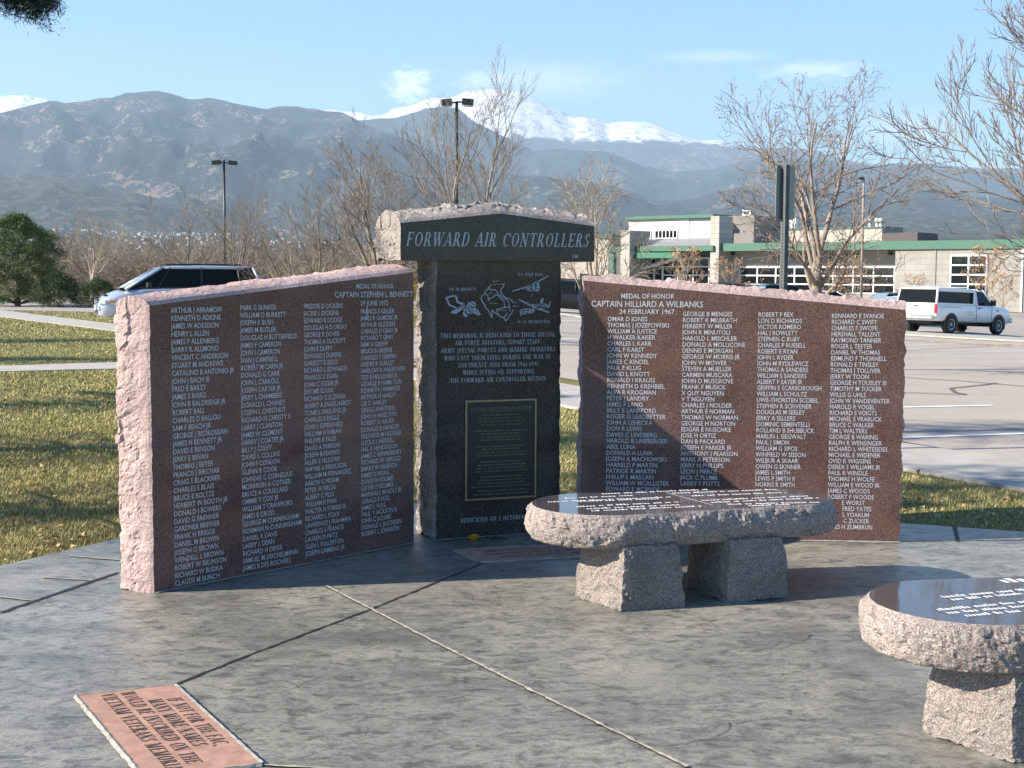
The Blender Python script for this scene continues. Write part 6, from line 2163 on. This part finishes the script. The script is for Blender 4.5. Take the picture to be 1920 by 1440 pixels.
def vehicle(name, loc, head, spec, col, label, cat, group=None):
    """x forwards, y left; spec holds stations of the lower body, the glasshouse and the wheels"""
    e = empty(name, loc, 0, label, cat, group)
    hx = Vector((head[0], head[1], 0)).normalized()
    wb = spec['axles']
    f, r = Vector(loc) + hx * wb[0], Vector(loc) + hx * wb[1]
    zf, zr_ = gz(f.x, f.y), gz(r.x, r.y)
    pitch = math.atan2(zf - zr_, wb[0] - wb[1])
    e.rotation_euler = (0, -pitch, math.atan2(hx.y, hx.x))
    e.location.z = zf + (zr_ - zf) * (wb[0] / (wb[0] - wb[1])) + .012
    mb = MB()
    rings = []
    for (x, hw, zb, zs, cr) in spec['body']:
        zm = zb + (zs - zb) * .55
        half = [(hw * .82, zb), (hw * .975, zb + .07), (hw, zm), (hw * .985, zs - .10), (hw * .955, zs - .03), (hw * .86, zs + cr * .35), (hw * .45, zs + cr), (0, zs + cr * 1.15)]
        ring = [Vector((x, y, z)) for y, z in half] + [Vector((x, -y, z)) for y, z in half[-2::-1]]
        rings.append(ring)
    mb.loft(rings, 0, True)
    body = mb.build('body', col, e)
    for gh in spec['houses']:
        xfb, xfr, xrr, xrb, zb, zr, wbh, wrh = gh['f']
        q = lambda x, y, z: Vector((x, y, z))
        base = [q(xfb, wbh * .9, zb), q(xfb, -wbh * .9, zb), q(xrb, -wbh, zb), q(xrb, wbh, zb)]
        top = [q(xfr, wrh * .95, zr), q(xfr, -wrh * .95, zr), q(xrr, -wrh, zr), q(xrr, wrh, zr)]
        for i, nm in enumerate(('windscreen', 'side_glass', 'rear_glass', 'side_glass')):
            m = MB(); j = (i + 1) % 4
            m.face([base[i], base[j], top[j], top[i]])
            if gh.get('solid') and nm in gh['solid']: m.build('house_panel', col, e)
            else: m.build(nm, MT['screen'] if nm == 'windscreen' and not gh.get('darkscreen') else MT['carglass'], e)
        m = MB()
        rr = []
        for x, k, dz in ((xfr + .06, .90, -.035), (xfr - .06, .97, .012), (xfr - .35, 1.0, .045), ((xfr + xrr) / 2, 1.0, .06), (xrr + .3, 1.0, .045), (xrr + .02, .97, .012), (xrr - .06, .9, -.035)):
            w = wrh * k + .015
            rr.append([q(x, w, zr - .05), q(x, w - .03, zr + dz * .5), q(x, w * .6, zr + dz), q(x, 0, zr + dz * 1.2), q(x, -w * .6, zr + dz), q(x, -w + .03, zr + dz * .5), q(x, -w, zr - .05)])
        m.loft(rr, 0, True)
        m.build('roof', col, e)
        pm, po = MB(), MB()
        for i in range(4):
            pw = gh.get('pw', .05)
            pm.tube([base[i] - UP * .03, top[i]], [pw, pw * .8], 5)
        for t, x0 in gh.get('posts', ()):
            for sgn in (1, -1):
                ft = (t - xfb) / (xrb - xfb)
                yb = (wbh * .9 + (wbh - wbh * .9) * ft) * sgn
                yt = (wrh * .95 + wrh * .05 * ft) * sgn
                po.tube([q(t, yb, zb), q(x0, yt, zr)], [.035, .03], 5)
        pm.build('window_pillar', col, e)
        if gh.get('posts'): po.build('window_post', MT['trim'], e)
    for x in wb:
        for sgn in (1, -1):
            rw, ww, tr = spec['rw'], spec['ww'], spec['track']
            t = MB()
            y0 = sgn * tr
            t.lathe([(rw * .62, -ww / 2), (rw * .93, -ww / 2), (rw, -ww * .36), (rw, ww * .36), (rw * .93, ww / 2), (rw * .62, ww / 2)], 'y', 28, 0, (x, y0, rw))
            wheel = t.build('wheel', MT['tyre'], e)
            d = MB()
            yo = y0 + sgn * ww * .40
            d.lathe([(0.0, sgn * .01), (rw * .18, sgn * .015), (rw * .22, -sgn * .01), (rw * .5, -sgn * .015), (rw * .57, sgn * .02), (rw * .64, sgn * .012), (rw * .64, -sgn * .05), (0, -sgn * .05)], 'y', 28, 0, (x, yo, rw))
            d.build('rim', MT['rim'], wheel)
            h = MB()
            for k in range(6):
                a = k * math.pi / 3 + .3
                c = Vector((x + rw * .40 * math.cos(a), yo + sgn * .022, rw + rw * .40 * math.sin(a)))
                h.box(c, (rw * .16, .006, rw * .16), 0)
            h.build('rim_slot', MT['trim'], wheel)
            a = MB()
            hwb = spec['arch_y']
            pts = [Vector((x + (rw + .09) * math.cos(an), sgn * (hwb + .006), rw * 1.02 + (rw + .09) * math.sin(an))) for an in np.linspace(-.35, math.pi + .35, 17)]
            a.face(pts if sgn > 0 else pts[::-1])
            a.build('wheel_arch', MT['trim'], e)
    for nm, mat, c, s, rot in spec['extras']:
        m = MB()
        mt = Matrix.Rotation(rot, 3, 'Z') if rot else None
        m.box(c, s, 0, mt, min(s) * .22)
        m.build(nm, mat if not isinstance(mat, str) else MT[mat] if mat != 'col' else col, e)
    return e


def sedan_spec(dz=0.0, L=4.7):
    h = L / 2
    return dict(axles=(h - .95, -h + 1.0), rw=.32, ww=.21, track=.79, arch_y=.87,
                body=[(h, .55, .30, .55, .03), (h - .06, .72, .22, .62, .05), (h - .3, .84, .18, .70, .06), (h - 1.2, .88, .17, .88, .05), (h - 1.6, .89, .17, .92, .02), (0, .89, .17, .93, .02), (-h + 1.1, .89, .18, .96, .02), (-h + .6, .86, .2, .98, .04), (-h + .08, .80, .26, .92, .04), (-h, .66, .34, .80, .02)],
                houses=[dict(f=(h - 1.35, h - 2.15, -h + 1.55, -h + .62, .90, 1.40, .86, .62), posts=((-.05, -.12),), pw=.045)],
                extras=[('headlamp', 'headlamp', (h - .16, .62, .60), (.2, .3, .13), -.35), ('headlamp', 'headlamp', (h - .16, -.62, .60), (.2, .3, .13), .35),
                        ('taillamp', 'taillamp', (-h + .10, .62, .80), (.12, .34, .16), .2), ('taillamp', 'taillamp', (-h + .10, -.62, .80), (.12, .34, .16), -.2),
                        ('bumper', 'trim', (h - .02, 0, .36), (.12, 1.2, .10), 0), ('mirror', 'col', (h - 1.75, .95, .98), (.14, .2, .12), 0), ('mirror', 'col', (h - 1.75, -.95, .98), (.14, .2, .12), 0),
                        ('door_line', 'trim', (-.06, .893, .55), (.015, .006, .6), 0), ('door_line', 'trim', (-.06, -.893, .55), (.015, .006, .6), 0)])


def suv_spec(L=4.9):
    h = L / 2
    return dict(axles=(h - .92, -h + 1.05), rw=.38, ww=.25, track=.83, arch_y=.925,
                body=[(h, .70, .42, .85, .03), (h - .08, .84, .32, .98, .05), (h - .4, .92, .28, 1.06, .06), (h - 1.3, .935, .28, 1.12, .04), (0, .94, .28, 1.13, .02), (-h + .6, .935, .30, 1.13, .02), (-h + .06, .90, .36, 1.10, .02), (-h, .82, .42, 1.0, .01)],
                houses=[dict(f=(h - 1.25, h - 1.95, -h + .38, -h + .08, 1.10, 1.76, .90, .74), posts=((.25, .18), (-.95, -.98)), pw=.05)],
                extras=[('headlamp', 'headlamp', (h - .08, .68, .84), (.16, .3, .16), -.2), ('headlamp', 'headlamp', (h - .08, -.68, .84), (.16, .3, .16), .2), ('grille', 'trim', (h - .01, 0, .82), (.05, .8, .2), 0),
                        ('taillamp', 'taillamp', (-h + .04, .78, .98), (.1, .16, .36), 0), ('taillamp', 'taillamp', (-h + .04, -.78, .98), (.1, .16, .36), 0), ('bumper', 'trim', (-h, 0, .52), (.14, 1.7, .16), 0), ('bumper', 'trim', (h, 0, .5), (.14, 1.6, .16), 0),
                        ('roof_rail', 'trim', (-.2, .66, 1.86), (2.2, .04, .05), 0), ('roof_rail', 'trim', (-.2, -.66, 1.86), (2.2, .04, .05), 0), ('mirror', 'trim', (h - 1.6, 1.02, 1.2), (.14, .22, .18), 0), ('mirror', 'trim', (h - 1.6, -1.02, 1.2), (.14, .22, .18), 0),
                        ('number_plate', 'plate', (-h - .02, 0, .8), (.02, .3, .15), 0)])


def build_vehicles():
    silver = paint('pale silver blue paint', (.46, .50, .60), .35, .25)
    # minivan
    van = dict(axles=(1.62, -1.42), rw=.34, ww=.23, track=.875, arch_y=.965,
               body=[(2.56, .55, .30, .58, .02), (2.50, .74, .22, .66, .05), (2.36, .86, .19, .76, .08), (2.0, .93, .18, .88, .10), (1.55, .96, .18, 1.00, .08), (1.25, .97, .18, 1.06, .03), (.6, .975, .18, 1.08, .02), (-1.0, .975, .18, 1.10, .02), (-2.2, .965, .20, 1.12, .02), (-2.46, .93, .26, 1.10, .02), (-2.55, .85, .36, 1.02, .01)],
               houses=[dict(f=(1.78, .62, -2.16, -2.46, 1.06, 1.72, .95, .74), posts=((.80, .40), (-.52, -.56), (-1.75, -1.68)), pillar=MT['trim'], pw=.05)],
               extras=[('headlamp', 'headlamp', (2.36, .68, .64), (.26, .36, .15), -.6), ('headlamp', 'headlamp', (2.36, -.68, .64), (.26, .36, .15), .6),
                       ('indicator', 'amber', (2.17, .865, .67), (.2, .07, .10), -.25), ('indicator', 'amber', (2.17, -.865, .67), (.2, .07, .10), .25),
                       ('grille', 'trim', (2.535, 0, .66), (.06, .78, .14), 0), ('grille_bar', 'col', (2.56, 0, .66), (.05, .80, .03), 0), ('air_intake', 'trim', (2.55, 0, .34), (.06, .9, .10), 0),
                       ('number_plate', 'plate', (2.60, 0, .46), (.02, .31, .15), 0), ('bumper', 'col', (2.50, 0, .46), (.16, 1.42, .16), 0), ('cowl', 'trim', (1.80, 0, 1.06), (.28, 1.45, .04), 0),
                       ('hood_guard', 'trim', (2.34, 0, .86), (.10, 1.25, .05), 0),
                       ('mirror', 'trim', (1.10, 1.06, 1.16), (.16, .24, .18), 0), ('mirror', 'trim', (1.10, -1.06, 1.16), (.16, .24, .18), 0),
                       ('roof_rail', 'trim', (-.75, .62, 1.81), (2.2, .045, .05), 0), ('roof_rail', 'trim', (-.75, -.62, 1.81), (2.2, .045, .05), 0), ('roof_bar', 'trim', (-.1, 0, 1.83), (.05, 1.24, .04), 0), ('roof_bar', 'trim', (-1.5, 0, 1.83), (.05, 1.24, .04), 0),
                       ('belt_trim', 'trim', (-.45, .968, 1.10), (3.6, .02, .03), 0), ('belt_trim', 'trim', (-.45, -.968, 1.10), (3.6, .02, .03), 0),
                       ('door_line', 'trim', (.15, .980, .62), (.015, .006, .82), 0), ('door_line', 'trim', (-.95, .980, .62), (.015, .006, .82), 0), ('door_handle', 'col', (.32, .985, .92), (.2, .03, .05), 0), ('door_handle', 'col', (-.22, .985, .92), (.2, .03, .05), 0),
                       ('taillamp', 'taillamp', (-2.5, .84, 1.0), (.1, .18, .5), 0), ('taillamp', 'taillamp', (-2.5, -.84, 1.0), (.1, .18, .5), 0), ('bumper', 'col', (-2.56, 0, .45), (.14, 1.7, .22), 0)])
    Y = 44.0
    c = atY(338, 560, Y)
    vehicle('minivan', (c.x, Y, 0), (-math.cos(rad(22)), -math.sin(rad(22))), van, silver, 'pale silver blue minivan parked behind the left name wall', 'minivan')
    # pickup with canopy
    white = paint('white paint', (.74, .75, .77), 0, .3)
    bed = dict(axles=(1.78, -1.62), rw=.385, ww=.26, track=.90, arch_y=1.0,
               body=[(2.72, .80, .50, .98, .02), (2.66, .95, .44, 1.06, .03), (2.4, .99, .46, 1.12, .06), (1.5, 1.0, .48, 1.20, .05), (1.2, 1.005, .48, 1.22, .01), (.1, 1.005, .48, 1.23, .01), (.06, 1.005, .48, 1.23, .01), (-2.6, 1.005, .52, 1.24, .01), (-2.66, .99, .55, 1.24, .01)],
               houses=[dict(f=(1.52, .86, .26, .16, 1.20, 1.84, .96, .78), pw=.06, darkscreen=False, solid=()),
                       dict(f=(.06, .05, -2.5, -2.64, 1.22, 1.86, .97, .90), pw=.055, solid=('windscreen',))],
               extras=[('headlamp', 'headlamp', (2.68, .74, .90), (.1, .34, .18), -.1), ('headlamp', 'headlamp', (2.68, -.74, .90), (.1, .34, .18), .1), ('grille', 'trim', (2.715, 0, .90), (.05, 1.0, .24), 0),
                       ('bumper', 'chrome', (2.78, 0, .62), (.2, 1.96, .2), 0), ('bumper', 'chrome', (-2.78, 0, .66), (.2, 1.9, .2), 0), ('number_plate', 'plate', (-2.89, .25, .70), (.02, .36, .17), 0),
                       ('taillamp', 'taillamp', (-2.655, .95, 1.02), (.06, .13, .38), 0), ('taillamp', 'taillamp', (-2.655, -.95, 1.02), (.06, .13, .38), 0),
                       ('tailgate_handle', 'trim', (-2.675, 0, 1.12), (.03, .2, .05), 0), ('canopy_rail', 'col', (-1.3, -.955, 1.24), (2.6, .05, .06), 0), ('canopy_rail', 'col', (-1.3, .955, 1.24), (2.6, .05, .06), 0),
                       ('canopy_band', 'col', (-1.25, -.925, 1.80), (2.55, .05, .14), 0), ('canopy_band', 'col', (-1.25, .925, 1.80), (2.55, .05, .14), 0),
                       ('roof_bar', 'chrome', (-.35, 0, 1.95), (.05, 1.75, .04), 0), ('roof_bar', 'chrome', (-2.2, 0, 1.95), (.05, 1.75, .04), 0), ('side_post', 'col', (.0, -.94, 1.56), (.10, .07, .66), 0),
                       ('mirror', 'trim', (1.12, -1.12, 1.34), (.12, .24, .24), 0), ('mirror', 'trim', (1.12, 1.12, 1.34), (.12, .24, .24), 0),
                       ('door_line', 'trim', (.12, -1.008, .86), (.018, .008, .68), 0), ('door_line', 'trim', (1.22, -1.008, .84), (.012, .008, .66), 0), ('door_handle', 'trim', (.32, -1.015, 1.10), (.16, .03, .05), 0), ('fender_badge', 'trim', (1.66, -1.008, 1.02), (.16, .008, .04), 0),
                       ('stripe', simple('tan side stripe', (.50, .42, .33), .5), (-1.7, -1.010, 1.10), (1.5, .004, .03), 0), ('stripe', simple('tan side stripe', (.50, .42, .33), .5), (-.35, -1.010, .92), (.55, .004, .035), 0), ('stripe', simple('tan side stripe', (.50, .42, .33), .5), (-.25, -1.010, .82), (.5, .004, .03), 0),
                       ('axle', 'trim', (-1.62, 0, .40), (.16, 1.5, .16), 0), ('axle', 'trim', (1.78, 0, .40), (.16, 1.5, .16), 0), ('frame_rail', 'trim', (0, 0, .46), (4.6, 1.1, .12), 0)])
    c = atY(1789, 560, 59.0)
    vehicle('pickup_truck', (c.x, 59.0, 0), (.79, .61), bed, white, 'white pickup with a windowed canopy parked at the right before the building', 'pickup truck')
    # cars before the building
    black = simple('black paint', (.010, .010, .012), .3, 0, .25)
    navy = simple('dark blue paint', (.012, .020, .05), .28, .1, .35)
    dgrey = paint('dark grey paint', (.05, .055, .06), .3, .25)
    blue = paint('blue grey paint', (.10, .15, .22), .3, .25)
    silv2 = paint('light silver paint', (.62, .64, .66), .3, .28)
    GC = 'cars parked before the building'
    suv, sed = suv_spec(), sedan_spec()
    def put(name, px, Y, head, spec, col, label, cat):
        p = gpt(px, Y)
        vehicle(name, (p.x, p.y, 0), head, spec, col, label, cat, GC)
    put('parked_suv', 1078, 76, (.93, -.37), suv_spec(5.3), black, 'large black SUV in the gap between the pillar and the right name wall', 'SUV')
    put('parked_suv', 1262, 92, (-.60, -.80), suv, blue, 'blue grey SUV just right of the entrance doors', 'SUV')
    put('parked_suv', 1352, 88, (-.75, -.66), suv, black, 'black SUV beside the dark blue car, before the second stone pier', 'SUV')
    put('parked_suv', 1432, 86, (-.80, -.60), suv, navy, 'dark blue SUV just left of the perforated sign post', 'SUV')
    put('parked_car', 1536, 84, (-.96, -.28), sed, silv2, 'light silver sedan behind the forked tree trunk', 'car')
    put('parked_car', 1660, 80, (-.93, -.36), sedan_spec(), blue, 'blue car just left of the white pickup', 'car')
    put('parked_car', 1682, 71, (-.80, -.60), sedan_spec(), paint('plain white paint', (.74, .74, .74), 0, .3), 'white car whose nose shows between the right name wall and the pickup', 'car')


build_center()
build_poles()
build_vehicles()
